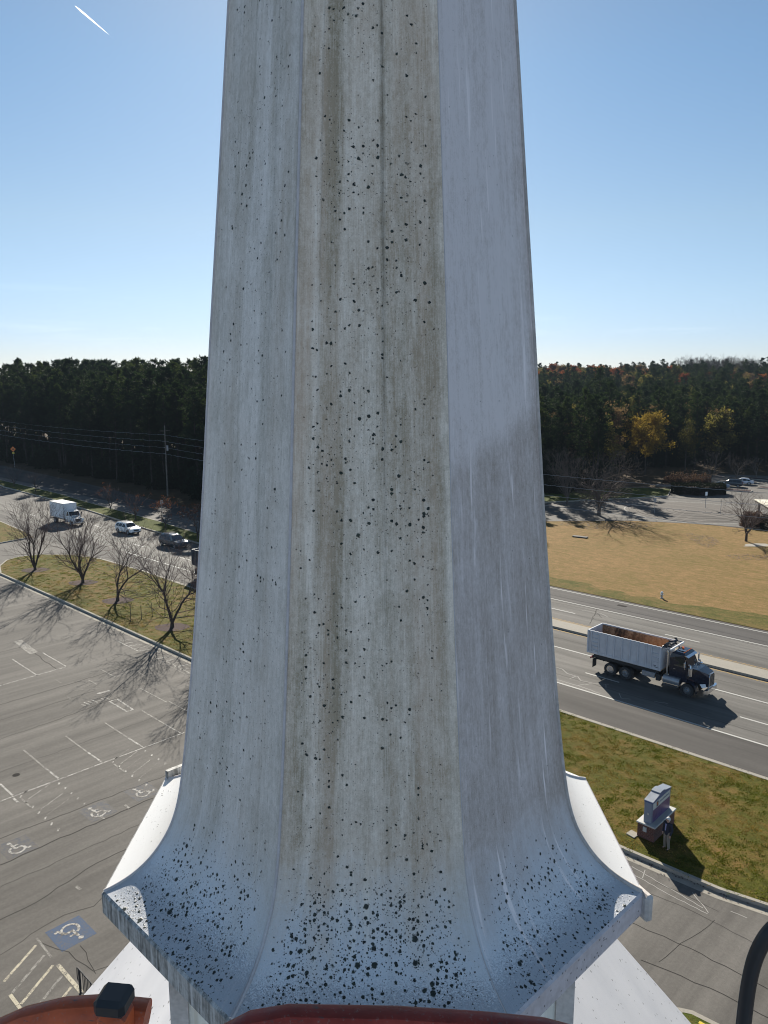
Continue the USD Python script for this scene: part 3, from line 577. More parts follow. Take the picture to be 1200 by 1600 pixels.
gv = np.array([(RX - HALF + .4, GY - .5), (RX + HALF - .4, GY - .5)])
wall = MB().hull([(RX - HALF + .4, y, z) for y in (GY - .5, GB + .5) for z in (0, ez - .2)] + [(RX + HALF - .4, y, z) for y in (GY - .5, GB + .5) for z in (0, ez - .2)] + [(RX, y, RZ - .35) for y in (GY - .5, GB + .5)])
part('wall', wall, 'brick_wall', ch)

# ------------------------------------------------------------------ the lift the picture is taken from
def scuffed(name, c):
    g = Nodes(); o = g.obj(); a, b = g.noise(o, 14., 5, .7), g.noise(g.scale(o, (1, 1, 7)), 40., 4, .75); d = g.noise(o, 160., 3, .7)
    col = g.mix(g.maprange(b, .60, .70), g.ramp(a, [(.35, sc(c, .7)), (.65, sc(c, 1.15))]), (.10, .075, .065)); col = g.mix(g.maprange(d, .58, .72, 0, .5), col, (.30, .22, .18))
    return g.surface(name, col, g.ramp(a, [(.3, .3), (.7, .6)]), normal=g.bump(d, .0008, .5))
M['lift_red'] = scuffed('lift_red', (.32, .040, .024)); M['lift_orange'] = scuffed('lift_orange', (.55, .10, .028))
lift = thing('lift_basket', 'red painted lift basket with rounded rails at the bottom of the view', 'lift', (0, .9, EYE - .83))
front = [(-0.2409, -0.000, -0.0762), (-0.2107, 0.000, -0.0409), (-0.1735, 0.000, -0.0195), (-0.1268, 0.000, -0.0108), (0.0169, 0.000, -0.0137), (0.1355, 0.000, -0.0224), (0.2120, 0.000, -0.0312), (0.2722, -0.000, -0.0487), (0.3082, 0.000, -0.0881)]     # rail bends, metres from the basket
b = MB().path(front, .0235, 16); part('front_rail', b, 'lift_red', lift, smooth=True)
left = [(-0.6015, -0.020, -0.0561), (-0.5496, -0.020, -0.0368), (-0.4974, -0.020, -0.0101), (-0.4587, -0.020, 0.0088), (-0.4124, -0.020, 0.0211), (-0.3627, -0.020, 0.0249), (-0.3053, -0.020, 0.0183)]
part('side_rail', MB().path(left, .0215, 16), 'lift_orange', lift, smooth=True)
c0 = (-0.3343, -0.050, 0.0677)
part('post', MB().box((c0[0], c0[1], c0[2] - .14), (.036, .036, .26), -.12, .005), 'lift_orange', lift)
part('post_cap', MB().box((c0[0], c0[1], c0[2] + .003), (.040, .040, .024), -.12, .006), 'black_plastic', lift)
part('floor', MB().box((.0, -.62, -1.02), (1.9, .9, .05)), 'chassis', lift)
for x in (-.86, .86): part('post', MB().cyl((x, .0, -1.0), (x, .0, -.12), .018), 'lift_orange', lift)
hose = [(0.5885, 0.020, 0.1397), (0.5509, 0.020, 0.1369), (0.5186, 0.020, 0.1209), (0.4999, 0.020, 0.0926), (0.4907, 0.020, 0.0591), (0.4869, 0.020, 0.0205), (0.4857, 0.020, -0.0186), (0.4852, 0.020, -0.0682), (0.4888, 0.020, -0.1493)]
th_ = thing('cable', 'thick black rubber cable looping down at the lower right corner', 'cable', (0, .9, EYE - .83))
tt = np.linspace(0, len(hose) - 1, 40); hp = np.column_stack([PchipInterpolator(np.arange(len(hose)), np.array(hose)[:, q])(tt) for q in range(3)])
part('sheath', MB().path(hp, .0098, 14), 'black_plastic', th_, smooth=True); part('ferrule', MB().cyl(hp[-2], hp[-1], .014, 14), 'steel', th_)
# ------------------------------------------------------------------ vehicles (local x forward, y left, z up)
def wheel(parent, x, y, r, w, rim='steel', spokes=5, name='wheel'):
    s = 1 if y > 0 else -1; b = MB(); k = 20
    rings = [(r * .62, w / 2 - .01), (r * .9, w / 2), (r, w / 2 - .035), (r, -w / 2 + .035), (r * .9, -w / 2), (r * .62, -w / 2 + .01)]
    an = np.arange(k) * 2 * PI / k; V = np.vstack([np.column_stack([x + q * np.cos(an), np.full(k, y + s * o), r + q * np.sin(an)]) for q, o in rings]); F = []
    for a in range(len(rings) - 1):
        for c in range(k): F.append([a * k + c, a * k + (c + 1) % k, (a + 1) * k + (c + 1) % k, (a + 1) * k + c])
    b.add(V, np.array(F)); wp = part(name, b, 'rubber', parent, smooth=40)
    d = MB().cyl((x, y - s * .02, r), (x, y + s * (w / 2 - .045), r), r * .60, 18)
    for q in range(spokes):
        a = q * 2 * PI / spokes; d.box((x + .3 * r * math.cos(a), y + s * (w / 2 - .035), r + .3 * r * math.sin(a)), (r * .16, .03, r * .16))
    d.cyl((x, y, r), (x, y + s * (w / 2 - .01), r), r * .16, 10); part('rim', d, rim, wp)
    return wp

def car(name, label, paint, L=4.8, Wd=1.92, H=1.76, group=None, roofrack=True, truck=False):
    t = thing(name, label, 'car', group=group)
    hl = L / 2
    xs = np.array([-hl, -hl + .06, -hl + .16, -hl + .45, -hl + .75, -hl + 1.2, -hl + 2.0, -hl + 2.7, -hl + 2.95, -hl + 3.2, -hl + 3.45, -hl + 3.62, -hl + 3.9, -hl + 4.3, L / 2 - .14, L / 2 - .05, L / 2])
    xs[8:14] += (L - 4.8) * .8
    zt = np.array([.95, 1.06, 1.16, H - .14, H - .05, H, H, H - .04, H - .12, H - .32, H - .55, 1.12, 1.06, 1.0, .92, .82, .72]) if H > 1.6 else np.array([.8, .92, .98, 1.04, 1.2, H - .06, H, H - .02, H - .1, H - .25, H - .4, .98, .93, .86, .78, .7, .62])
    zb = np.array([.5, .42, .36, .30, .28, .26, .26, .26, .26, .26, .26, .26, .28, .30, .32, .36, .42])
    hw = Wd / 2 * np.array([.86, .93, .97, 1, 1, 1, 1, 1, 1, 1, 1, 1, 1, .98, .93, .86, .78])
    belt0 = 1.05 if H > 1.6 else .92; V = []; secs = []
    for x, z1, z0, w in zip(xs, zt, zb, hw):
        belt = min(belt0, z1 - .03); cab = max(0, z1 - belt - .05); wt = w - .30 * cab / .7
        sec = [(w * .8, z0), (w * .97, z0 + .10), (w, .5 * (z0 + belt)), (w * .985, belt), (wt + .01, max(belt + .01, z1 - .07)), (wt - .10, z1), (wt * .4, z1 + .015)]
        secs.append((w, belt, wt, z1)); V.append([(x, y, z) for y, z in sec] + [(x, -y, z) for y, z in sec[::-1]])
    V = np.array(V); k = V.shape[1]; n = len(xs); F = []
    for a in range(n - 1):
        for c in range(k): F.append([a * k + c, (a + 1) * k + c, (a + 1) * k + (c + 1) % k, a * k + (c + 1) % k])
    b = MB().add(V.reshape(-1, 3), np.array(F))
    for a, o in ((0, 1), (n - 1, -1)):
        c0 = V[a].mean(0); b.add(np.vstack([V[a], c0]), np.array([[k, (c + 1) % k, c][::o] for c in range(k)]))
    part('body', b, paint, t, smooth=35)
    def side_win(x0, x1, s, inset0=0., inset1=0.):
        def at(x, f):
            w, be, wt, z1 = [np.interp(x, xs, [q[i] for q in secs]) for i in range(4)]
            zt_ = z1 - .10; y = w * .985 + (wt + .01 - w * .985) * f; z = be + .03 + (zt_ - be - .03) * f; return (x, s * (y + .008), z)
        vs = [at(x0, 0), at(x1, 0), at(x1 - inset1, .95), at(x0 + inset0, .95)]
        part('side_window', MB().add(vs, [[0, 1, 2, 3] if s < 0 else [3, 2, 1, 0]]), 'glass_dark', t)
    c0 = -hl + (.42 if H > 1.6 else .6)
    for s in (-1, 1):
        side_win(c0, c0 + .78, s, .1, .0); side_win(c0 + .88, c0 + 1.72, s); side_win(c0 + 1.82, min(c0 + 2.95, xs[11] - .12), s, 0, .62)
    def top_patch(x0, x1, name, f0=.86, f1=.86):
        vs = []
        for x, f in ((x0, f0), (x1, f1)):
            wt, z1 = np.interp(x, xs, [q[2] for q in secs]), np.interp(x, xs, zt); vs += [(x, wt * f, z1 + .02), (x, -wt * f, z1 + .02)]
        part(name, MB().add(vs, [[0, 1, 3, 2]]), 'glass_dark', t)
    top_patch(xs[11] - .03, xs[8] + .02, 'windscreen', .9, .8)
    part('rear_window', MB().add([(-hl + .20, .66, 1.2), (-hl + .20, -.66, 1.2), (-hl + .44, -.58, H - .2), (-hl + .44, .58, H - .2)], [[0, 1, 2, 3]]) if H > 1.6 else MB().add([(-hl + .5, .62, 1.08), (-hl + .5, -.62, 1.08), (-hl + 1.05, -.52, H - .08), (-hl + 1.05, .52, H - .08)], [[0, 1, 2, 3]]), 'glass_dark', t)
    gz = .68 if H > 1.6 else .58
    part('grille', MB().box((hl - .01, 0, gz), (.05, .95, .22), ch=.02), 'black_plastic', t); part('bumper', MB().box((hl - .05, 0, .42), (.16, Wd * .8, .17), ch=.05), 'black_plastic' if H > 1.6 else paint, t)
    for s in (-1, 1):
        part('headlight', MB().hull([(hl - .03, s * .52, gz + .10), (hl - .02, s * .52, gz - .06), (hl - .22, s * .86, gz + .14), (hl - .16, s * .84, gz - .04), (hl - .3, s * .8, gz + .05)]), 'lamp_glass', t)
        part('tail_light', MB().box((-hl + .05, s * .78, 1.0 if H > 1.6 else .82), (.10, .16, .34 if H > 1.6 else .16), ch=.02), 'lamp_red', t)
        part('wing_mirror', MB().box((xs[11] - .22, s * (Wd / 2 + .10), 1.08 if H > 1.6 else .98), (.12, .2, .14), ch=.03), paint, t)
        if roofrack: part('roof_rail', MB().path([(-hl + .8, s * .62, H + .0), (-hl + .95, s * .63, H + .06), (-hl + 2.4, s * .63, H + .06), (-hl + 2.6, s * .62, H)], .022, 6), 'black_plastic', t)
        for x in (-hl + .95, hl - .95):
            ar = MB(); an = np.linspace(0, PI, 13); ar.path([(x + .41 * math.cos(a), s * (Wd / 2 - .015), .36 + .41 * math.sin(a)) for a in an], .035, 6); part('wheel_arch', ar, 'black_plastic', t)
            wheel(t, x, s * (Wd / 2 - .09), .35, .22)
    part('number_plate', MB().box((-hl - .01, 0, .75), (.02, .4, .16)), 'white_paint', t)
    return t

g = Nodes(); o = g.obj(); n1, n2 = g.noise(g.scale(o, (1, 1, .5)), 1.3, 6, .7, .6), g.noise(o, 7., 4, .7)
M['rust_bed'] = g.surface('rust_bed', g.mix(g.maprange(g.add('separate_xyz', vector=o) + '.x', 2., 6.2, 0., .8), g.ramp(g.mix(.3, n1, n2), [(.38, (.04, .025, .018)), (.46, (.15, .085, .05)), (.54, (.34, .22, .13)), (.63, (.44, .33, .22)), (.72, (.50, .44, .37))]), g.ramp(n2, [(.3, (.40, .17, .07)), (.5, (.50, .31, .17)), (.7, (.56, .42, .27))])), .85, metallic=.0, specular_ior_level=.3)  # rust, with the sunlit brightening toward the front painted in
M['bed_white'] = plain('bed_white', (.47, .475, .50), .5, .16, 1.6); M['bed_dark'] = plain('bed_dark', (.03, .042, .06), .45, .2, 2)
M['cab_blue'] = plain('cab_blue', (.003, .005, .013), .25, .2, coat=.6); M['cab_black'] = plain('cab_black', (.012, .013, .018), .3, .2, coat=.5)
def dump_truck(label, bedmat, cabmat):
    t = thing('dump_truck', label, 'dump truck')
    # bed: x 0 .. 6.35, the rear of the bed at x = 0
    L, z0, z1, hw = 6.35, 1.52, 3.42, 1.25
    bed = part('dump_bed', MB().box((L / 2, 0, z0 + .05), (L, 2 * hw - .12, .10)), 'rust_bed', t)
    for s in (-1, 1):
        part('side_wall', MB().box((L / 2, s * (hw - .04), (z0 + z1) / 2), (L, .05, z1 - z0)), bedmat, bed)
        part('inner_lining', MB().box((L / 2, s * (hw - .075), (z0 + z1) / 2 - .02), (L - .1, .012, z1 - z0 - .1)), 'rust_bed', bed)
        part('top_rail', MB().box((L / 2, s * (hw - .04), z1), (L + .04, .13, .10), ch=.02), bedmat, bed)
        part('bottom_rail', MB().box((L / 2, s * (hw - .01), z0 + .12), (L, .06, .22), ch=.02), bedmat, bed)
        for x in (.06, .36, 1.05, 1.72, 2.40, 3.08, 3.76, 4.44, 5.12, 5.55, 6.25):
            part('stake_rib', MB().box((x, s * (hw + .016), (z0 + z1) / 2), (.09 if .1 < x < 6 else .14, .085, z1 - z0 - .06), ch=.012), bedmat, bed)
        for x in (.71, 5.90):
            for q in range(5): part('ladder_rung', MB().box((x, s * (hw + .014), z0 + .32 + q * .34), (.52, .075, .06), ch=.01), bedmat, bed)
        part('corner_hole', MB().cyl((.09, s * (hw + .0), z0 + .14), (.09, s * (hw + .035), z0 + .14), .05, 8), 'black_plastic', bed)
    part('bulkhead', MB().box((L - .03, 0, (z0 + z1) / 2), (.06, 2 * hw - .1, z1 - z0)), bedmat, bed); part('bulkhead_lining', MB().box((L - .075, 0, (z0 + z1) / 2), (.012, 2 * hw - .2, z1 - z0 - .1)), 'rust_bed', bed)
    part('tailgate', MB().box((.03, 0, (z0 + z1) / 2), (.06, 2 * hw - .1, z1 - z0)), bedmat, bed); part('tailgate_rail', MB().box((.02, 0, z1), (.13, 2 * hw, .10), ch=.02), bedmat, bed)
    em = MB(); em.box((5.92, -hw - .005, z0 + .32), (.34, .02, .05)); em.box((5.86, -hw - .005, z0 + .38), (.2, .02, .04)); em.box((5.98, -hw - .005, z0 + .26), (.24, .02, .04)); part('maker_lettering', em, 'chassis', bed)
    # tarp roller and cab shield at the front of the bed
    tr = MB(); rg = np.random.default_rng(5)
    for q in range(9):
        y = -1.05 + q * .26; tr.hull(rg.normal(0, 1, (16, 3)) * [.16, .10, .09] + [6.50, y, z1 + .10 + .06 * math.sin(q * 1.7)])
    part('tarp_roll', tr, 'black_plastic', t); part('tarp_roller', MB().box((7.02, 0, z1 + .02), (.13, 2.5, .11), ch=.02), 'white_paint', t)
    for s in (-1, 1): part('tarp_arm', MB().box((6.72, s * 1.22, z1 + .02), (.62, .07, .09), ch=.02), 'steel', t)
    part('chassis_frame', MB().box((4.6, -.45, .98), (9.0, .12, .28)).box((4.6, .45, .98), (9.0, .12, .28)).box((.5, 0, 1.0), (.2, 1.2, .3)).box((3.0, 0, 1.0), (.2, .9, .3)).box((6, 0, 1.0), (.2, .9, .3)).box((3.2, 0, 1.3), (6, .8, .3)), 'chassis', t)
    part('subframe_skirt', MB().box((3.3, -.95, 1.33), (5.6, .06, .32)).box((3.3, .95, 1.33), (5.6, .06, .32)), 'chassis', t)
    # cab
    cx = 6.92
    part('cab', MB().hull([(cx, s * 1.0, 1.05) for s in (-1, 1)] + [(cx, s * 1.0, 2.75) for s in (-1, 1)] + [(cx + .08, s * .92, 3.12) for s in (-1, 1)] + [(cx + 1.05, s * .90, 3.10) for s in (-1, 1)] + [(cx + 1.40, s * .98, 2.22) for s in (-1, 1)] + [(cx + 1.45, s * 1.0, 1.05) for s in (-1, 1)]), cabmat, t)
    part('roof_fairing', MB().hull([(cx + .1, s * .86, 3.10) for s in (-1, 1)] + [(cx + .25, s * .7, 3.28) for s in (-1, 1)] + [(cx + 1.0, s * .74, 3.24) for s in (-1, 1)] + [(cx + 1.18, s * .86, 3.08) for s in (-1, 1)]), cabmat, t)
    part('windscreen', MB().add([(cx + 1.425, .9, 2.25), (cx + 1.425, -.9, 2.25), (cx + 1.115, -.84, 3.02), (cx + 1.115, .84, 3.02)], [[0, 1, 2, 3]]), 'glass_dark', t)
    part('sun_visor', MB().hull([(cx + 1.10, s * .88, 3.08) for s in (-1, 1)] + [(cx + 1.38, s * .86, 2.98) for s in (-1, 1)] + [(cx + 1.10, s * .88, 3.12) for s in (-1, 1)]), 'chrome', t)
    for s in (-1, 1):
        part('side_window', MB().add([(cx + .35, s * 1.006, 2.2), (cx + 1.25, s * 1.008, 2.2), (cx + 1.02, s * .955, 2.92), (cx + .4, s * .965, 2.92)], [[0, 1, 2, 3]]), 'glass_dark', t)
        dr_ = part('door', MB().hull([(cx + .3, s * 1.012, 1.15), (cx + 1.3, s * 1.012, 1.15), (cx + 1.3, s * 1.012, 2.12), (cx + .3, s * 1.012, 2.12), (cx + .3, s * .99, 1.15), (cx + 1.3, s * .99, 1.15), (cx + 1.3, s * .99, 2.12), (cx + .3, s * .99, 2.12)]), cabmat, t)
        part('door_handle', MB().box((cx + .42, s * 1.03, 1.95), (.16, .03, .04)), 'chrome', dr_)
        mr = part('mirror', MB().box((cx + 1.32, s * 1.36, 2.55), (.10, .22, .42), ch=.03), 'chrome', t); part('mirror_arm', MB().path([(cx + 1.25, s * .98, 2.85), (cx + 1.35, s * 1.36, 2.88), (cx + 1.35, s * 1.36, 2.2), (cx + 1.3, s * 1.0, 2.15)], .018, 6), 'chrome', mr)
        part('air_cleaner', MB().cyl((cx + 1.62, s * .98, 1.65), (cx + 1.62, s * .98, 2.25), .17, 14), 'chrome', t); part('intake_pipe', MB().path([(cx + 1.62, s * .95, 2.25), (cx + 1.60, s * .9, 2.42), (cx + 1.45, s * .88, 2.44)], .07, 8), 'chrome', t)
        part('exhaust_stack', MB().path([(6.78, s * 1.02, 1.3), (6.78, s * 1.02, 3.05), (6.72, s * 1.02, 3.22)], .075, 12), 'chrome', t, smooth=40)
        part('fuel_tank', MB().cyl((6.55, s * .98, .98), (7.85, s * .98, .98), .33, 18) if s < 0 else MB().cyl((6.7, s * .98, .98), (7.7, s * .98, .98), .33, 18), 'steel', t, smooth=40)
        part('step', MB().box((7.2, s * 1.2, .62), (1.3, .22, .05)).box((7.2, s * 1.22, 1.0), (1.0, .14, .04)), 'chrome', t)
        part('tool_box', MB().box((5.35, s * 1.0, 1.02), (1.1, .42, .42), ch=.04), 'steel', t); part('battery_box', MB().box((6.15, s * 1.02, .95), (.36, .4, .5), ch=.03), 'chassis', t)
        part('mud_flap', MB().box((.55, s * .92, .72), (.03, .62, .75)), 'rubber', t)
    # hood, grille, wings
    hx = cx + 1.42
    part('hood', MB().hull([(hx, s * .82, 2.24) for s in (-1, 1)] + [(hx, s * .92, 1.35) for s in (-1, 1)] + [(hx + 1.38, s * .50, 1.98) for s in (-1, 1)] + [(hx + 1.46, s * .54, 1.72) for s in (-1, 1)] + [(hx + 1.46, s * .54, .95) for s in (-1, 1)] + [(hx + .7, s * .74, 2.18) for s in (-1, 1)]), cabmat, t)
    gr_ = part('grille', MB().box((hx + 1.465, 0, 1.42), (.04, .86, .92)), 'black_plastic', t)
    part('grille_surround', MB().path([(hx + 1.48, -.47, .92), (hx + 1.48, -.47, 1.75), (hx + 1.46, -.36, 1.94), (hx + 1.46, .36, 1.94), (hx + 1.48, .47, 1.75), (hx + 1.48, .47, .92), (hx + 1.48, -.47, .92)], .045, 8), 'chrome', gr_)
    for q in range(6): part('grille_bar', MB().box((hx + 1.49, -.3 + q * .12, 1.42), (.02, .02, .86)), 'chrome', gr_)
    part('bumper', MB().hull([(hx + 1.58, s * .9, z) for s in (-1, 1) for z in (.52, .84)] + [(hx + 1.40, s * 1.22, z) for s in (-1, 1) for z in (.52, .84)] + [(hx + 1.35, s * 1.0, z) for s in (-1, 1) for z in (.52, .84)]), 'chrome', t)
    for s in (-1, 1):
        wg = MB(); an = np.linspace(math.radians(-5), math.radians(185), 14)
        ring = [(hx + .12 + .68 * math.cos(a), .52 + .78 * math.sin(a)) for a in an]
        for (xa, za), (xb, zb) in zip(ring[:-1], ring[1:]): wg.hull([(xa, s * .62, za), (xb, s * .62, zb), (xa, s * 1.22, za - .02), (xb, s * 1.22, zb - .02), (xa, s * 1.22, za - .10), (xb, s * 1.22, zb - .10)])
        part('wing', wg, cabmat, t)
        part('headlight', MB().hull([(hx + 1.28, s * .66, 1.22), (hx + 1.38, s * .66, .98), (hx + 1.02, s * 1.08, 1.25), (hx + 1.20, s * 1.08, 1.0), (hx + 1.0, s * .8, 1.1)]), 'lamp_glass', t)
        wheel(t, hx + .12, s * 1.05, .53, .30, 'chrome', 8)
        for x in (2.1, 3.42): wheel(t, x, s * .93, .53, .56, 'chrome', 8)
    for q in range(5): part('marker_lamp', MB().box((cx + .95, -.6 + q * .3, 3.27), (.12, .07, .06), ch=.015), 'amber', t)
    part('beacon', MB().cyl((cx + .5, .2, 3.27), (cx + .5, .2, 3.40), .09, 12), 'amber', t); part('air_horn', MB().cyl((cx + .4, -.35, 3.30), (cx + .95, -.35, 3.30), .05, 10, .07), 'chrome', t)
    part('rear_lamp', MB().box((.15, 0, .98), (.05, 1.8, .12)), 'lamp_red', t)
    return t
dt = dump_truck('white high-sided dump truck with dark blue cab driving on the road', 'bed_white', 'cab_blue')
place(dt, (*W(-30.55, 57.88), ROADZ), HEAD)
# the rear wheels of this truck sit further back
dt2 = dump_truck('dark dump truck half hidden by the left edge of the steeple', 'bed_dark', 'cab_black')
place(dt2, (*W(-81.2, 52.4), ROADZ), HEAD)

M['paint_white'] = plain('paint_white', (.72, .72, .71), .25, .04, coat=.6); M['paint_silver'] = plain('paint_silver', (.035, .042, .05), .22, .08, metallic=.2, coat=.7); M['paint_blue'] = plain('paint_blue', (.20, .25, .32), .25, .08, metallic=.3, coat=.6)
M['paint_dark'] = plain('paint_dark', (.02, .025, .032), .22, .1, coat=.7); M['paint_pearl'] = plain('paint_pearl', (.52, .55, .60), .25, .05, coat=.6)
c1 = car('suv', 'white sport utility car behind the box truck on the road', 'paint_white'); place(c1, (*W(-112.6, 59.6), ROADZ), HEAD + 3)
c2 = car('suv', 'dark silver sport utility car with roof rails nearest the steeple', 'paint_silver', L=5.1, Wd=2.0, H=1.86); place(c2, (*W(-98.6, 59.2), ROADZ), HEAD + 2)
c3 = car('parked_car', 'light blue hatchback parked left in the far car park', 'paint_blue', L=4.3, H=1.5, roofrack=False); place(c3, (*W(-64.3, 175.5), ROADZ + .01), HEAD - 165)
c4 = car('parked_car', 'dark sport utility car parked between the two pale cars', 'paint_dark'); place(c4, (*W(-63.5, 180.5), ROADZ + .01), HEAD - 165)
c5 = car('parked_car', 'pale car with bright roof parked farthest in the row', 'paint_pearl', L=4.6, H=1.55, roofrack=False); place(c5, (*W(-62.9, 186.0), ROADZ + .01), HEAD - 165)
bt = thing('box_truck', 'white box delivery truck at the left on the road', 'box truck')
M['box_white'] = plain('box_white', (.62, .62, .63), .45, .05, 2)
part('cargo_box', MB().box((2.3, 0, 2.28), (4.9, 2.3, 2.5), ch=.04), 'box_white', bt)
for s in (-1, 1): part('edge_trim', MB().box((2.3, s * 1.15, 1.05), (4.9, .05, .12)).box((2.3, s * 1.15, 3.5), (4.9, .05, .08)).box((4.72, s * 1.15, 2.28), (.08, .05, 2.4)), 'steel', bt)
part('roof_panel', MB().box((2.3, 0, 3.545), (4.8, 2.2, .03)), 'white_paint', bt)
part('frame', MB().box((3.2, 0, .72), (6.6, .9, .25)), 'chassis', bt); part('rear_bumper', MB().box((-.2, 0, .6), (.15, 2.2, .2)), 'chassis', bt)
part('cab', MB().hull([(4.95, s * .98, z) for s in (-1, 1) for z in (.62, 2.0)] + [(5.0, s * .9, 2.42) for s in (-1, 1)] + [(5.75, s * .88, 2.38) for s in (-1, 1)] + [(6.25, s * .96, 1.62) for s in (-1, 1)] + [(6.3, s * .98, .62) for s in (-1, 1)]), 'paint_white', bt)
part('hood', MB().hull([(6.2, s * .86, z) for s in (-1, 1) for z in (.7, 1.58)] + [(7.35, s * .72, z) for s in (-1, 1) for z in (.6, 1.26)]), 'paint_white', bt)
part('windscreen', MB().add([(6.265, .88, 1.66), (6.265, -.88, 1.66), (5.79, -.80, 2.34), (5.79, .80, 2.34)], [[0, 1, 2, 3]]), 'glass_dark', bt)
part('sun_visor', MB().hull([(5.74, s * .86, 2.40) for s in (-1, 1)] + [(6.1, s * .86, 2.30) for s in (-1, 1)] + [(5.74, s * .86, 2.45) for s in (-1, 1)]), 'paint_white', bt)
part('grille', MB().box((7.36, 0, .95), (.05, .8, .5)), 'black_plastic', bt); part('bumper', MB().box((7.42, 0, .52), (.2, 2.1, .24), ch=.05), 'chrome', bt)
for s in (-1, 1):
    part('side_window', MB().add([(5.1, s * .985, 1.65), (6.1, s * .975, 1.65), (5.7, s * .915, 2.28), (5.15, s * .925, 2.28)], [[0, 1, 2, 3]]), 'glass_dark', bt)
    part('headlight', MB().box((7.3, s * .78, .92), (.14, .26, .2), ch=.03), 'lamp_glass', bt); part('wing', MB().box((6.75, s * .92, 1.0), (1.15, .36, .42), ch=.12), 'paint_white', bt)
    part('mirror', MB().box((6.15, s * 1.25, 1.95), (.1, .2, .4), ch=.03), 'black_plastic', bt)
    wheel(bt, 6.7, s * .92, .45, .26); wheel(bt, 1.3, s * .86, .45, .5)
place(bt, (*W(-131.2, 56.6), ROADZ), HEAD + 2)
# ------------------------------------------------------------------ monument sign and the person before it (local x along the road, y across it)
sg = thing('monument_sign', 'white and purple church sign cabinet on a brick plinth in the verge', 'sign', (*W(-15.86, 37.78), .14), HEAD)
g = Nodes(); o = g.obj()
sw = g.add('combine_xyz', x=g.math('add', g.add('separate_xyz', vector=o) + '.x', g.add('separate_xyz', vector=o) + '.y'), y=g.add('separate_xyz', vector=o) + '.z') + '.vector'
bt_ = g.add('brick_texture', vector=sw, color1=(.13, .045, .032), color2=(.075, .03, .024), mortar=(.17, .14, .12), scale=1., brick_width=.21, row_height=.075, mortar_size=.006, mortar_smooth=.2)
M['plinth_brick'] = g.surface('plinth_brick', bt_ + '.color', .9, normal=g.bump(g.math('subtract', 1., bt_ + '.fac'), .01, .7))
M['sign_grey'] = plain('sign_grey', (.17, .20, .25), .45, .08, 3); M['sign_face'] = plain('sign_face', (.50, .50, .47), .5, .05, 3); M['sign_purple'] = plain('sign_purple', (.075, .045, .115), .35, .15, 4); M['sign_blue'] = plain('sign_blue', (.055, .09, .19), .4, .1); M['capstone'] = plain('capstone', (.42, .42, .40), .7, .1, 3)
part('plinth', MB().box((0, 0, .36), (.92, 2.5, .98)), 'plinth_brick', sg); part('coping', MB().box((0, 0, .885), (1.04, 2.64, .08), ch=.015), 'capstone', sg)
part('cabinet', MB().box((0, 0, 1.50), (.42, 2.26, 1.16), ch=.015), 'sign_grey', sg)
# arched top: a raised round centre between two shoulders
prof_ = [(-1.13, 2.06), (-1.13, 2.14), (-.95, 2.16), (-.42, 2.26), (-.32, 2.28), (-.32, 2.31)] + [(-.28 + .56 * q / 8, 2.34 + .03 * math.sin(PI * q / 8)) for q in range(9)] + [(.32, 2.31), (.32, 2.28), (.42, 2.26), (.95, 2.16), (1.13, 2.14), (1.13, 2.06)]
cap = trimesh.creation.extrude_polygon(Polygon(prof_), .46, engine='earcut'); Tm = np.array([[0, 0, 1, -.23], [1, 0, 0, 0], [0, 1, 0, 0], [0, 0, 0, 1.]]); part('crest', MB().tm(cap, Tm), 'sign_blue', sg)
tp = MB()
tops = prof_[1:-1]
for (y0, z0), (y1, z1) in zip(tops[:-1], tops[1:]):
    if abs(y1 - y0) > .01: tp.hull([(sx * .245, y, z + dz) for sx in (-1, 1) for y, z in ((y0, z0), (y1, z1)) for dz in (.002, .03)])
part('crest_flashing', tp, 'sign_grey', sg)
for s in (1, -1):
    fc = part('face', MB().box((s * .212, 0, 1.50), (.012, 2.12, 1.06)), 'sign_face', sg)
    part('message_panel', MB().box((s * .222, 0, 1.32), (.012, 2.06, .68)), 'sign_purple', fc)
    em = MB().box((s * .222, s * -.50, 1.85), (.012, .20, .26), ch=.004); part('emblem', em, 'chassis', fc)
    part('emblem_cross', MB().box((s * .229, s * -.50, 1.86), (.006, .03, .16)).box((s * .229, s * -.50, 1.89), (.006, .10, .03)), 'amber', fc)
    lt = MB(); r = random.Random(4); y = -.30
    while y < .86:
        w = r.uniform(.03, .055); h = r.choice((.07, .07, .10)); lt.box((s * .221, s * (y + w / 2), 1.84 + h / 2 - .02), (.006, w, h)); y += w + r.choice((.018, .018, .018, .05))
    part('lettering', lt, 'sign_grey', fc)
    for y in (-1.05, 1.05): part('face_frame', MB().box((s * .218, y, 1.50), (.02, .05, 1.1)), 'sign_grey', fc)
part('meter_box', MB().box((-.05, -1.27, .60), (.20, .06, .26), ch=.01), 'capstone', sg); part('switch', MB().box((.02, -1.135, 1.45), (.10, .02, .10)), 'capstone', sg)
part('footing', slab(Polygon([(-.95, -1.5), (-.45, -1.6), (-.40, -1.1), (-.9, -1.0)]), -.1, .10), 'concrete', sg)

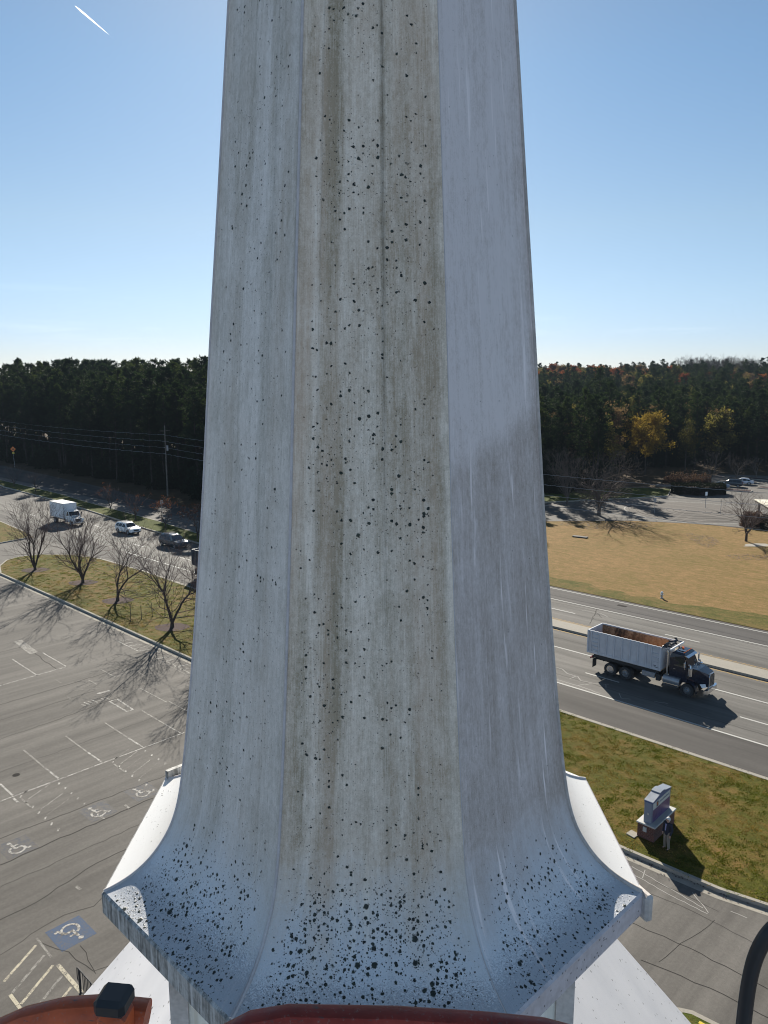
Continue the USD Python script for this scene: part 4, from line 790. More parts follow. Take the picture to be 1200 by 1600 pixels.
# person: one continuous body, clothes as its children
def chain(bones, detail=.022, smooth=10):
    """bones: ((p, r), (q, s)) -> hulls of spheres, united, refined and smoothed."""
    parts_ = []
    for (p, r), (q, s) in bones:
        a = manifold3d.Manifold.sphere(r, 14).translate([float(x) for x in p]); b = manifold3d.Manifold.sphere(s, 14).translate([float(x) for x in q]); parts_.append(manifold3d.Manifold.batch_hull([a, b]))
    m = manifold3d.Manifold.batch_boolean(parts_, manifold3d.OpType.Add).refine_to_length(detail).to_mesh()
    t = trimesh.Trimesh(m.vert_properties[:, :3], m.tri_verts, process=True); trimesh.smoothing.filter_taubin(t, iterations=smooth); return t
M['skin'] = plain('skin', (.42, .26, .19), .55, .06); M['hair_white'] = plain('hair_white', (.62, .61, .58), .8, .1, 20); M['jacket'] = plain('jacket', (.012, .014, .026), .85, .25, 12); M['shirt'] = plain('shirt', (.20, .20, .34), .8, .2, 14); M['trousers'] = plain('trousers', (.20, .175, .14), .85, .12, 8); M['shoe'] = plain('shoe', (.02, .018, .016), .5, .2)
pe = thing('person', 'white-haired person in dark jacket and tan trousers standing before the monument sign', 'person', (*W(-14.72, 36.55), .14), -150 + 90 - 180)
J = dict(pel=(0, 0, .96), wai=(0, .01, 1.10), che=(0, .0, 1.32), nec=(0, -.01, 1.50), hea=(0, .03, 1.63))
body = [((J['pel'], .13), (J['wai'], .13)), ((J['wai'], .13), (J['che'], .15)), ((J['che'], .12), (J['nec'], .055)), ((J['nec'], .052), ((0, .02, 1.58), .058)), (((0, .005, 1.66), .092), ((0, .045, 1.60), .065)), (((0, .11, 1.625), .012), ((0, .118, 1.605), .016)), (((-.085, .01, 1.63), .018), ((.085, .01, 1.63), .018))]
arms = {}
for s in (-1, 1):
    sh, el, wr = (s * .19, 0, 1.42), (s * .26, -.03, 1.14), (s * .24, .07, .90)
    if s > 0: el, wr = (s * .27, -.05, 1.15), (s * .20, .10, .95)
    arms[s] = (sh, el, wr); hip, kn, an = (s * .09, 0, .92), (s * .105, .03, .49), (s * .12, -.01, .08)
    body += [(((s * .08, 0, 1.38), .09), (sh, .062)), ((sh, .058), (el, .044)), ((el, .042), (wr, .030)), ((hip, .092), (kn, .058)), ((kn, .056), (an, .040)), ((an, .040), ((s * .14, .13, .045), .032))]
    w = np.array(wr); body.append(((w, .030), (w + [0, .02, -.07], .034)))
    for q in range(4): body.append(((w + [s * .0, -.012 + .018 * q, -.09], .009), (w + [-s * .008, -.010 + .02 * q, -.155 - .008 * (q in (1, 2))], .0075)))
    body.append(((w + [-s * .01, .04, -.05], .011), (w + [-s * .02, .065, -.10], .008)))
part('body', chain(body), 'skin', pe, smooth=True)
hair = chain([(((0, -.01, 1.675), .102), ((0, -.03, 1.62), .092)), (((0, -.03, 1.70), .08), ((0, .05, 1.715), .06))], .02, 6); part('hair', hair, 'hair_white', pe, smooth=True)
for s in (-1, 1): part('eye', trimesh.creation.icosphere(1, .012).apply_translation([s * .033, .102, 1.645]), 'black_plastic', pe)
jk = [((np.array(J['pel']) + [0, 0, -.04], .165), (J['wai'], .155)), ((J['wai'], .155), (J['che'], .172)), ((J['che'], .15), ((0, -.01, 1.44), .085))]
for s in (-1, 1): sh, el, wr = arms[s]; jk += [(((s * .07, 0, 1.38), .105), (sh, .078)), ((sh, .075), (el, .060)), ((el, .058), (wr, .046))]
part('jacket', chain(jk), 'jacket', pe, smooth=True)
part('shirt_front', MB().hull([(-.045, .165, 1.44), (.045, .165, 1.44), (-.03, .182, 1.10), (.03, .182, 1.10), (-.045, .12, 1.44), (.045, .12, 1.44), (-.03, .12, 1.10), (.03, .12, 1.10)]), 'shirt', pe)
tr_ = []
for s in (-1, 1): hip, kn, an = (s * .09, 0, .92), (s * .105, .03, .49), (s * .12, -.01, .10); tr_ += [((hip, .115), (kn, .080)), ((kn, .080), (an, .068)), (((0, 0, .94), .13), (hip, .115))]
part('trousers', chain(tr_), 'trousers', pe, smooth=True)
for s in (-1, 1): part('shoe', chain([(((s * .12, -.03, .045), .047), ((s * .145, .15, .035), .038))], .02, 5), 'shoe', pe, smooth=True)

# ------------------------------------------------------------------ street furniture
def pole_line():
    hs = (12.7, 11.4, 10.1, 8.8); ts = (-245, -143, -83, -17, 49)
    for t in ts[:4]:
        lab = {-143: 'weathered wooden utility pole standing against the pine wood at left', -83: 'wooden utility pole behind the steeple', -17: 'wooden utility pole beyond the right edge', -245: 'wooden utility pole beyond the left edge'}[t]
        p = thing('utility_pole', lab, 'utility pole', (*W(t, 85.0), 0), HEAD)
        part('shaft', MB().cyl((0, 0, -.5), (0, 0, 14.6), .17, 10, .11), 'wood_pole', p)
        part('crossarm', MB().box((0, 0, 13.5), (.1, 2.2, .12)), 'wood_pole', p)
        for h in hs: part('insulator', MB().cyl((0, -.14, h), (0, -.30, h), .06, 8), 'steel', p)
        part('transformer', MB().cyl((0, .42, 9.4), (0, .42, 10.5), .26, 12), 'steel', p)
    for q, h in enumerate(hs):
        P = []
        for a, b in zip(ts[:-1], ts[1:]):
            for f in np.linspace(0, 1, 14)[:-1]: t = a + (b - a) * f; P.append((*W(t, 84.7), h - 2.4 * f * (1 - f)))
        P.append((*W(ts[-1], 84.7), h))
        w = thing('overhead_wire', ('topmost', 'second', 'third', 'lowest')[q] + ' of the four overhead wires strung across the road view', 'wire', (0, 0, 0), group='overhead wires')
        part('strand', MB().path(P, .017 if q < 3 else .022, 5), 'wire', w)
pole_line()
hy = thing('fire_hydrant', 'small pale fire hydrant at the edge of the straw lawn', 'hydrant', (*W(-35.3, 81.7), .03), HEAD)
part('barrel', MB().cyl((0, 0, 0), (0, 0, .62), .12, 14, .11).cyl((0, 0, 0), (0, 0, .06), .18, 14), 'steel', hy); part('bonnet', MB().cyl((0, 0, .62), (0, 0, .72), .15, 14, .11).cyl((0, 0, .72), (0, 0, .80), .10, 12, .04), 'white_paint', hy); part('nozzle', MB().cyl((-.19, 0, .46), (.19, 0, .46), .05, 10).cyl((0, 0, .46), (0, -.20, .46), .065, 10), 'white_paint', hy)
for k, (x, n, h, lab) in enumerate(((-69.71, 36.65, 1.95, 'leftmost and tallest thin steel fence post on the turf island'), (-69.6, 37.75, 1.5, 'second thin steel fence post from the left'), (-69.5, 38.9, 1.5, 'third thin steel fence post from the left'), (-68.9, 40.0, 1.9, 'fourth thin steel fence post from the left'), (-68.2, 40.4, 1.7, 'rightmost thin steel fence post by the bare tree'))):
    f = thing('fence_post', lab, 'post', (*W(x, n), .13), HEAD + 12 * k); part('stake', MB().box((0, 0, h / 2), (.05, .012, h)).box((0, .02, h / 2), (.012, .04, h)), 'chassis', f); part('anchor_plate', MB().box((0, -.008, .08), (.12, .006, .16)), 'chassis', f)
rl = thing('railing', 'black metal handrail with close balusters by the white roof edge', 'railing', (*W(-27.45, 11.41), ROADZ), HEAD)
part('top_rail', MB().box((1.3, 0, 1.08), (2.7, .06, .05), ch=.01), 'chassis', rl); part('bottom_rail', MB().box((1.3, 0, .12), (2.6, .04, .04)), 'chassis', rl)
for x in (0, 2.6): part('post', MB().box((x, 0, .54), (.07, .07, 1.08)), 'chassis', rl)
for q in range(18): part('baluster', MB().box((.30 + q * .13, 0, .60), (.022, .022, .96)), 'chassis', rl)
part('return_bar', MB().path([(0, 0, 1.06), (-.16, 0, 1.06), (-.2, 0, .98), (-.2, 0, .55), (-.16, 0, .48), (0, 0, .48)], .02, 6), 'chassis', rl)
M['sign_orange'] = plain('sign_orange', (.80, .20, .03), .5, .08); M['sign_yellow'] = plain('sign_yellow', (.62, .44, .05), .5, .08)
def signpost(name, lab, t, n, h, kind, rot=0., z=0.):
    s = thing(name, lab, 'sign', (*W(t, n), z), rot); part('post', MB().box((0, 0, h / 2), (.07, .05, h)), 'steel', s)
    if kind == 'diamond':
        d = MB().box((0, -.05, 0), (1.05, .015, 1.05), ch=.004).mesh(); d.apply_transform(trimesh.transformations.rotation_matrix(PI / 4, [0, 1, 0])); d.apply_translation([0, 0, h])
        pl = part('sign_face', d, 'sign_orange', s)
        part('arrow', MB().add([(-.30, -.07, h), (.10, -.07, h + .26), (.10, -.07, h + .08), (.34, -.07, h + .08), (.34, -.07, h - .08), (.10, -.07, h - .08), (.10, -.07, h - .26)], [[0, 6, 1], [2, 5, 4], [2, 4, 3]]), 'chassis', pl)
        part('speed_plate', MB().box((0, -.05, h - 1.05), (.62, .015, .45)), 'sign_yellow', s)
    else:
        pl = part('sign_face', MB().box((0, .05, h - .35), (.52, .012, .68), ch=.003), 'white_paint' if kind == 'white' else 'concrete_dark', s); part('sign_back', MB().box((0, .036, h - .35), (.53, .012, .69)), 'steel', pl)
signpost('warning_sign', 'orange diamond warning sign with black arrow among the far left trees', -221, 84.5, 5.0, 'diamond')
signpost('marker_sign', 'small white marker sign in the shaded far lane at left', -124.0, 72.4, 2.5, 'white')
signpost('roundabout_sign', 'leftmost small sign on the roundabout apron', -60.1, 133.8, 2.9, 'back', 10)
signpost('roundabout_sign', 'small pale-faced sign standing before the clipped hedge', -55.7, 145.8, 3.2, 'white', -160)
signpost('roundabout_sign', 'slim edge-on sign at the right rim of the roundabout apron', -51.0, 140.7, 2.9, 'back', 80)
sh = thing('low_shelter', 'corner of a low flat-roofed cream canopy at the right edge', 'shelter', (*W(-39.7, 137.5), 0), HEAD + 32)
M['canopy'] = plain('canopy', (.66, .62, .50), .8, .08, 1)
part('roof', MB().box((2.2, 0, 3.45), (11, 11, .12)), 'canopy', sh); part('fascia', MB().box((2.2, 0, 3.24), (10.8, 10.8, .28)), 'concrete_dark', sh)
for x in (-2.6, 7): 
    for y in (-4.8, 4.8): part('column', MB().box((x, y, 1.55), (.3, .3, 3.1)), 'concrete_dark', sh)
# contrail, far up
ct = MB(); p0, p1 = np.array([-10319., 28476., 12277.]), np.array([-9370., 28880., 11556.])          # eight kilometres up
P = [p0 + (p1 - p0) * f for f in np.linspace(0, 1, 14)]
ct.path([q + [0, 0, EYE] for q in P], np.array([.1, .62, .85, .9, .9, .85, .8, .72, .64, .54, .44, .32, .2, .05]) * 40, 8)
g = Nodes(); lw = g.add('layer_weight', blend=.35) + '.facing'
tb = g.add('translucent_bsdf', color=(.95, .95, .95)) + '.BSDF'; tp_ = g.add('transparent_bsdf') + '.BSDF'
M['vapour'] = g.out('vapour', g.add('mix_closure', fac=g.math('add', g.math('multiply', lw, .55), .35, True), closure1=tb, closure2=tp_) + '.closure')
solo('contrail', ct, 'vapour', 'short white aircraft vapour trail in the upper left sky', 'contrail', kind='stuff', smooth=True)
# ------------------------------------------------------------------ trees
def grow(seed, stems, height, spread, levels=5, trunk_h=.0, r0=.16, twig=.011, up=.25, kids=(2, 3), shrink=.74, first=None, wander=.12, side=.0):
    """Bare tree as segments (p0, p1, r0, r1, level)."""
    r = np.random.default_rng(seed); S = []
    def branch(p, d, L, rad, lev):
        n = max(2, int(L / .45) if lev < 3 else 2); q = p; dd = d; pts = [p]; rads = [rad]
        end = max(twig, rad * (.62 if lev < levels else .5))
        for k in range(n):
            dd = dd + r.normal(0, wander, 3) + np.array([0, 0, up * .18]); dd /= np.linalg.norm(dd); q = q + dd * L / n; pts.append(q); rads.append(rad + (end - rad) * (k + 1) / n)
        for k in range(n): S.append((pts[k], pts[k + 1], rads[k], rads[k + 1], lev))
        if lev >= levels: return
        m = r.integers(kids[0], kids[1] + 1); base = r.uniform(0, 6.28)
        for k in range(m):
            an = base + k * 2 * PI / m + r.normal(0, .3); tilt = r.uniform(.28, .62) * spread
            a = np.cross(dd, [.3, .5, .8]); a /= np.linalg.norm(a); b = np.cross(dd, a); nd = dd * math.cos(tilt) + (a * math.cos(an) + b * math.sin(an)) * math.sin(tilt)
            branch(q, nd, L * shrink * r.uniform(.8, 1.15), end * r.uniform(.72, .92), lev + 1)
        for k in range(1, n):                                          # side shoots along the limb
            if r.random() < .55 + side and lev < levels:
                an = r.uniform(0, 6.28); tilt = r.uniform(.6, 1.1) * spread; a = np.cross(dd, [.3, .5, .8]); a /= np.linalg.norm(a); b = np.cross(dd, a)
                branch(pts[k], dd * math.cos(tilt) + (a * math.cos(an) + b * math.sin(an)) * math.sin(tilt), L * .55 * r.uniform(.7, 1.2), rads[k] * .5, min(levels, lev + 2))
    p = np.array([0, 0, -.1]); d = np.array([0, 0, 1.])
    if trunk_h: S.append((p, p + d * (trunk_h + .1), r0 * 1.15, r0, 0)); p = p + d * (trunk_h + .1)
    for k in range(stems):
        an = (first or 0) + k * 2 * PI / stems + r.normal(0, .25); tl = r.uniform(.22, .5) * spread if stems > 1 else .05
        branch(p, np.array([math.cos(an) * math.sin(tl), math.sin(an) * math.sin(tl), math.cos(tl)]), height * .30, r0 * (.72 if stems > 1 else 1), 1)
    top = max(s[1][2] for s in S); f = height / top
    return [(a * f, b * f, q, w, l) for a, b, q, w, l in S]
def bare_tree(name, label, cat, segs, mat='bark', group=None, leafy=None):
    t = thing(name, label, cat, group=group)
    thick = [s for s in segs if s[4] <= 2]; thin = [s for s in segs if s[4] > 2]
    A = lambda L, i: np.array([s[i] for s in L])
    for nm, L, k in (('trunk', [s for s in thick if s[4] <= 1], 8), ('limbs', [s for s in thick if s[4] == 2], 5), ('twigs', thin, 3)):
        if L:
            q_ = part(nm, tubes(A(L, 0), A(L, 1), A(L, 2), A(L, 3), k), M['bark_twig' if nm == 'twigs' and mat == 'bark' else mat], t, smooth=False)
            if nm != 'trunk': keys(q_, kind='stuff')
    if leafy:
        mt, frac, size, seed = leafy; r = np.random.default_rng(seed); ends = A([s for s in segs if s[4] >= max(q[4] for q in segs) - 1], 1); ends = ends[r.random(len(ends)) < frac]
        part('leaves', leaf_cards(np.repeat(ends, 3, 0) + r.normal(0, .16, (len(ends) * 3, 3)), size, r), mt, t)
    return t
def leaf_cards(P, size, r, up=0., n=1):
    """One small bent leaf quad per point."""
    k = len(P); a = r.normal(0, 1, (k, 3)); a /= np.linalg.norm(a, axis=1, keepdims=True); b = np.cross(a, r.normal(0, 1, (k, 3))); b /= np.linalg.norm(b, axis=1, keepdims=True)
    s = size * r.uniform(.6, 1.4, (k, 1)); V = np.stack([P - a * s, P - b * s * .55, P + a * s, P + b * s * .55], 1).reshape(-1, 3)
    i = np.arange(k)[:, None] * 4; return V, np.vstack([np.hstack([i, i + 1, i + 2]), np.hstack([i, i + 2, i + 3])])
M['needles'] = leafmat('needles', (.030, .046, .022), .22, .45, (.062, .075, .030)); M['needles_dark'] = leafmat('needles_dark', (.020, .034, .020), .18, .4, (.045, .06, .03))
M['leaf_gold'] = leafmat('leaf_gold', (.30, .19, .05), .4, .4, (.40, .21, .05)); M['leaf_rust'] = leafmat('leaf_rust', (.19, .050, .030), .35, .4, (.28, .085, .04)); M['leaf_olive'] = leafmat('leaf_olive', (.125, .105, .042), .38, .4, (.19, .14, .05)); M['leaf_brown'] = leafmat('leaf_brown', (.14, .085, .060), .35, .4); M['seedhead'] = leafmat('seedhead', (.11, .038, .022), .25, .4); M['hedge_leaf'] = leafmat('hedge_leaf', (.020, .024, .012), .15, .4); M['shrub_leaf'] = leafmat('shrub_leaf', (.09, .05, .045), .25, .4)

# river birches on the turf island, five with one behind the steeple
birch = [(-44.1, 95.8, 9.4, 31, 'leftmost multi-stemmed bare tree on the turf island'), (-35.7, 89.6, 9.2, 32, 'second bare tree from the left, dense upright crown over a mulch ring'), (-29.0, 82.0, 9.0, 33, 'third bare tree from the left, leaning stem'), (-20.6, 72.8, 9.3, 36, 'largest bare tree on the turf island, next to the steeple edge'), (-13.2, 65.2, 9.0, 35, 'bare tree hidden behind the steeple, casting branch shadows')]
for (x, y, h, sd, lab), (ns, wd) in zip(birch, ((3, .92), (4, .86), (2, 1.1), (3, 1.05), (3, 1.0))):
    t = bare_tree('bare_tree', lab, 'tree', grow(sd, ns, h * 1.08, wd, 6, .35, .18, .012, .30, (2, 3), .74, first=sd * 1.3, wander=.11, side=.34), 'bark')
    place(t, (x, y, .19), 0); part('mulch_ring', sheet(Polygon([(1.7 * math.cos(a) * (1 + .05 * math.sin(5 * a)), 1.25 * math.sin(a) * (1 + .06 * math.cos(4 * a))) for a in np.linspace(0, 6.28, 40)[:-1]]), .012), 'mulch', t)
# bare trees across the road
w_ = bare_tree('bare_tree', 'wide-crowned bare tree at the near edge of the drive', 'tree', grow(41, 6, 12.2, 1.25, 6, 1.6, .30, .014, .12, (2, 3), .74, first=.4, side=.15), 'bark_pale'); place(w_, (38.2, 136.4, 0), 0)
w_ = bare_tree('bare_tree', 'narrow upright bare tree at left before the dark wood', 'tree', grow(42, 5, 11.5, .55, 6, .8, .20, .013, .3, (2, 3), .74, side=.1), 'bark_pale'); place(w_, (35.6, 149.5, 0), 0)
w_ = bare_tree('bare_tree', 'lone vase-shaped bare tree at right on the lawn', 'tree', grow(43, 5, 8.3, 1.05, 6, 1.3, .17, .010, .2, (2, 3), .72, first=1.1, side=.1), 'bark'); place(w_, (54.2, 114.2, 0), 20)
for x, y, h, sd, lab in ((75.3, 178.1, 8.8, 44, 'bare tree rising behind the clipped hedge'), (83.6, 183.5, 6.6, 45, 'forked bare tree beside the parked cars'), (90.8, 188.8, 5.6, 46, 'small bare tree on the planted strip at far right')):
    w_ = bare_tree('bare_tree', lab, 'tree', grow(sd, 3, h, 1.0, 5, 1.1, .14, .016, .1, (2, 3), .74, side=.1), 'bark_pale'); place(w_, (x, y, 0), 0)
# crape myrtles along the grass median
for t_, n_, h, sd, lf, lab in ((-133.7, 67.6, 5.2, 51, .05, 'rusty-tipped small tree on the median nearest the box truck'), (-121.8, 66.0, 5.0, 52, .06, 'small tree on the median behind the white car'), (-100.4, 64.4, 5.6, 53, .30, 'small median tree with red seed heads by the steeple'), (-111.5, 65.6, 5.2, 56, .22, 'small median tree with red seed heads behind the dark car'), (-180.0, 68.4, 5.4, 54, .0, 'far left small tree on the grass median'), (-168.0, 68.2, 5.0, 55, .0, 'dark small tree on the median, second from the left edge')):
    c_ = bare_tree('median_tree', lab, 'tree', grow(sd, 4, h, .95, 5, .5, .09, .010, .2, (2, 3), .76, side=.1), 'bark', leafy=('seedhead', lf, .10, sd)); place(c_, (*W(t_, n_), .13), 0)

def pine(seed, h, crown0, width, mat, dens=1.0):
    r = np.random.default_rng(seed); t = thing('pine_tree', 'tall dark pine with bare trunk and ragged crown in the wood', 'pine', group='pines of the dark wood')
    seg = [(np.array([0, 0, -1.]), 0)]; p = np.array([0, 0, -1.]); P = [p]; lean = r.normal(0, .012, 2)
    for k in range(8): p = p + np.array([lean[0] + r.normal(0, .01), lean[1] + r.normal(0, .01), 1.]) * (h + 1) / 8; P.append(p)
    P = np.array(P); rad = np.linspace(.24, .04, 9) * (h / 24)
    S0, S1, R0, R1 = list(P[:-1]), list(P[1:]), list(rad[:-1]), list(rad[1:])
    C = []
    nb = int(46 * dens)
    for k in range(nb):
        f = (k + r.random()) / nb; z = h * (crown0 + (1 - crown0) * f * .985); a = r.uniform(0, 6.28)
        reach = width * (1.0 - f) ** .45 * min(1., .4 + 1.9 * f) * r.uniform(.55, 1.12)
        base = np.array([np.interp(z, P[:, 2], P[:, 0]), np.interp(z, P[:, 2], P[:, 1]), z]); d = np.array([math.cos(a), math.sin(a), r.uniform(.05, .5) + .5 * f])
        tip = base + d * reach; S0.append(base); S1.append(tip); R0.append(.05); R1.append(.02)
        for q in range(max(3, int(reach * 2.6))):
            g_ = r.uniform(.35, 1.05); C.append(base + d * reach * g_ + r.normal(0, .28, 3))
    for k in range(6): C.append(np.array([P[-1, 0], P[-1, 1], h - .3]) + r.normal(0, .25, 3))
    for k in range(7):                                               # dead stubs below the crown
        z = h * r.uniform(.18, crown0); a = r.uniform(0, 6.28); base = np.array([0, 0, z]); S0.append(base); S1.append(base + np.array([math.cos(a), math.sin(a), r.uniform(-.2, .3)]) * r.uniform(.5, 1.8)); R0.append(.035); R1.append(.012)
    part('trunk', tubes(S0, S1, np.array(R0), np.array(R1), 5), 'bark_pine', t)
    C = np.array(C); m = 11; K = len(C) * m; cc = np.repeat(C, m, 0); d = r.normal(0, 1, (K, 3)); d[:, 2] = d[:, 2] * .8 + .45; d /= np.linalg.norm(d, axis=1, keepdims=True)
    b = np.cross(d, r.normal(0, 1, (K, 3))); b /= np.linalg.norm(b, axis=1, keepdims=True); L = r.uniform(.42, .85, (K, 1)); w = r.uniform(.05, .11, (K, 1))
    V = np.stack([cc + b * w * .4, cc - b * w * .4, cc + d * L * .6 - b * w, cc + d * L, cc + d * L * .6 + b * w], 1).reshape(-1, 3); i = np.arange(K)[:, None] * 5
    part('crown', (V, np.vstack([np.hstack([i, i + 1, i + 2]), np.hstack([i, i + 2, i + 4]), np.hstack([i + 2, i + 3, i + 4])])), mat, t)
    return t
def broadleaf(seed, name, label, h, width, mat, dens=1., trunk=.22, size=.20, group=None):
    r = np.random.default_rng(seed); t = thing(name, label, 'tree', group=group)
    S0, S1, R0, R1, C = [np.array([0, 0, -1.])], [np.array([0, 0, h * .8])], [.22], [.05], []
    for k in range(34):
        f = r.random(); z = h * (trunk + .62 * f); a = r.uniform(0, 6.28); el = r.uniform(.15, .9); reach = width * (1 - .75 * f ** 1.5) * r.uniform(.7, 1.1); base = np.array([0, 0, z]); d = np.array([math.cos(a), math.sin(a), el]); tip = base + d * reach
        if tip[2] > h: tip[2] = h - r.random() * .5
        S0.append(base); S1.append(tip); R0.append(.07); R1.append(.02)
        for q in range(int(9 * dens)): C.append(base + (tip - base) * r.uniform(.45, 1.05) + r.normal(0, .45, 3))
    part('trunk', tubes(S0, S1, np.array(R0), np.array(R1), 5), 'bark', t); C = np.array(C)
    P = np.repeat(C, 14, 0) + r.normal(0, .42, (len(C) * 14, 3)); part('crown', leaf_cards(P, size, r), mat, t); return t

protos = [pine(61, 24, .34, 4.1, 'needles', 1.25), pine(62, 25, .40, 3.6, 'needles', 1.15), pine(63, 23, .26, 4.5, 'needles_dark', 1.25), pine(64, 26, .44, 3.5, 'needles', 1.1), pine(65, 22, .20, 4.2, 'needles_dark', 1.25)]
first = [True] * 5
def put_pine(x, y, h, r, k=None, label=None):
    k = int(r.integers(5)) if k is None else k; hp = (24, 25, 23, 26, 22)[k]; s = h / hp; rot = float(r.uniform(0, 360)); z = float(hill(x, y)); wid = s * r.uniform(.9, 1.2)
    lab, grp = ('tall dark pine with bare trunk in the dense wood behind the road at left', 'pines of the left wood') if x < 0 else ('dark pine with ragged crown in the wood beyond the roundabout at right', 'pines of the right wood')
    if first[k]: first[k] = False; place(protos[k], (x, y, z), rot, (wid, wid, s)); keys(protos[k], label=lab, group=grp)
    else: dup(protos[k], (x, y, z), rot, (wid, wid, s), label=lab, group=grp)
from shapely import contains_xy
keep_out = unary_union([drive.buffer(1.5), lawn.buffer(1), far_c.buffer(5.5), wedge.buffer(-3)])
rp = np.random.default_rng(77); spots_ = []
def in_view(x, y, m=.03):
    a = math.atan2(x, y); return -.46 - m < a < .46 + m
def scatter(poly, spacing, reject=.0):
    minx, miny, maxx, maxy = poly.bounds; out = []
    for gx in np.arange(minx, maxx, spacing):
        for gy in np.arange(miny, maxy, spacing):
            x, y = gx + rp.uniform(-.42, .42) * spacing, gy + rp.uniform(-.42, .42) * spacing
            if contains_xy(poly, x, y) and in_view(x, y) and not contains_xy(keep_out, x, y): out.append((x, y))
    return out
woodL = tn([(-300, 88), (-235, 87), (-205, 87), (-170, 87.5), (-143, 86.6), (-118, 85), (-95, 85), (-95, 128), (-118, 145), (-150, 150), (-235, 150), (-300, 150)])
woodR = Polygon([(16, 160), (24, 152), (32, 150), (43, 160), (51, 180), (59, 195), (67, 205), (78, 211), (90, 216), (104, 224), (135, 226), (160, 300), (0, 300), (0, 200)])
near_mid = Polygon([(-30, 168), (20, 168), (0, 300), (-60, 300)])
L_ = scatter(woodL, 5.3); R_ = scatter(woodR, 5.6)
L_.sort(key=lambda p: math.hypot(*p)); R_.sort(key=lambda p: math.hypot(*p))
vis = []
for p in L_:
    n_ = p[0] * EN[0] + p[1] * EN[1]; dep = n_ - 86; vis.append((p[0], p[1], float(np.clip(rp.normal(21.6 + min(5.6, dep * .2), 2.0), 16, 29.5))))
left_n = len(vis)
for p in R_:
    d = math.hypot(*p); vis.append((p[0], p[1], float(np.clip(rp.normal(18.6, 1.8), 13, 23))))
# nearest three hundred in view stand as single trees, the rest as one far wood
def seen(x, y): a = math.atan2(x, y); return not (-.222 < a < .19)
cand = sorted([v for v in vis if seen(v[0], v[1])], key=lambda v: math.hypot(v[0], v[1])); hid = [v for v in vis if not seen(v[0], v[1])]
near300, rest = cand[:292], cand[292:] + hid
for x, y, h in near300: put_pine(x, y, h, rp)
print('pines', len(vis), left_n, len(near300), len(rest))
# coloured trees in the right-hand wood
tr1 = broadleaf(71, 'autumn_tree', 'large rounded golden autumn tree standing before the dark pines', 17.0, 6.4, 'leaf_gold', 2.2); place(tr1, (66.0, 196.0, 0), 0)
tr2 = broadleaf(72, 'autumn_tree', 'olive yellow autumn tree left of the golden one', 15.5, 4.6, 'leaf_olive', 1.1); place(tr2, (52.5, 186.0, 0), 0)
tr3 = broadleaf(73, 'autumn_tree', 'thin olive-brown autumn tree between the pines right of the golden one', 15.0, 2.4, 'leaf_olive', .6); place(tr3, (80.0, 206.0, 0), 0)
tr4 = broadleaf(74, 'autumn_tree', 'yellow-brown autumn tree high in the canopy at the far right', 19, 4.8, 'leaf_olive', 1.); place(tr4, (117, 246, hill(117, 246)), 0)
tr5 = broadleaf(75, 'autumn_tree', 'brown half-bare tree low in the canopy near the steeple edge', 18, 4.2, 'leaf_brown', .7); place(tr5, (47, 189, 0), 0)
tr6 = broadleaf(76, 'autumn_tree', 'rust tinted tree high in the canopy near the steeple edge', 19, 4.6, 'leaf_olive', .8); place(tr6, (52, 216, 0), 0)
tr7 = broadleaf(78, 'autumn_tree', 'brown tree in the middle of the right-hand canopy', 19, 4.6, 'leaf_brown', .8); place(tr7, (96, 240, hill(96, 240)), 0)
tp1 = pine(66, 27, .55, 4.2, 'needles_dark'); place(tp1, (66.5, 244, hill(66.5, 244)), 0); keys(tp1, label='tallest pine, rising above the right-hand skyline'); tp1.ClearCustomDataByKey('group')
mixed = [tr5, tr7, tr4, tr6]
def in_poly(x, y): return contains_xy(woodR, x, y)
k_ = 0
while k_ < 22:
    a = rp.uniform(.20, .46); d_ = rp.uniform(176, 285); x, y = d_ * math.sin(a), d_ * math.cos(a)
    if not in_poly(x, y): continue
    s = rp.uniform(.8, 1.12); dup(mixed[int(rp.choice([0, 0, 1, 1, 2, 3]))], (x, y, hill(x, y)), rp.uniform(0, 360), (s, s, s * rp.uniform(.95, 1.1)), label='brown or olive leafed tree mixed in among the right-hand pines', group='leafy trees among the pines'); k_ += 1
# far wood: one mass
fw = UsdGeom.PointInstancer.Define(stage, '/World/far_wood'); fwp = fw.GetPrim(); keys(fwp, label='far mass of pines and rusty autumn trees covering the rise', category='wood', kind='stuff')
rust = broadleaf(81, 'rust_tree', None, 17, 4.6, 'leaf_rust', 1.2, size=.30); brown = broadleaf(82, 'brown_tree', None, 17, 4.6, 'leaf_brown', .8, size=.28); olive = broadleaf(83, 'olive_tree', None, 17, 4.6, 'leaf_olive', 1.0, size=.28)
def flat_copy(src, name):
    """The thing's meshes under the instancer, without the thing's own placing."""
    x = UsdGeom.Xform.Define(stage, '/World/far_wood/' + name)
    for c in src.GetChildren(): x2 = stage.DefinePrim('/World/far_wood/%s/%s' % (name, c.GetName())); x2.GetReferences().AddInternalReference(c.GetPath())
    return x.GetPath()
g_bare = bare_tree('bare_crown', None, None, grow(47, 4, 18, .8, 5, 5, .2, .03, .2, (2, 3), .75), 'bark_pale')
names = [flat_copy(p, 'pine_%s' % 'abcde'[i]) for i, p in enumerate(protos)]
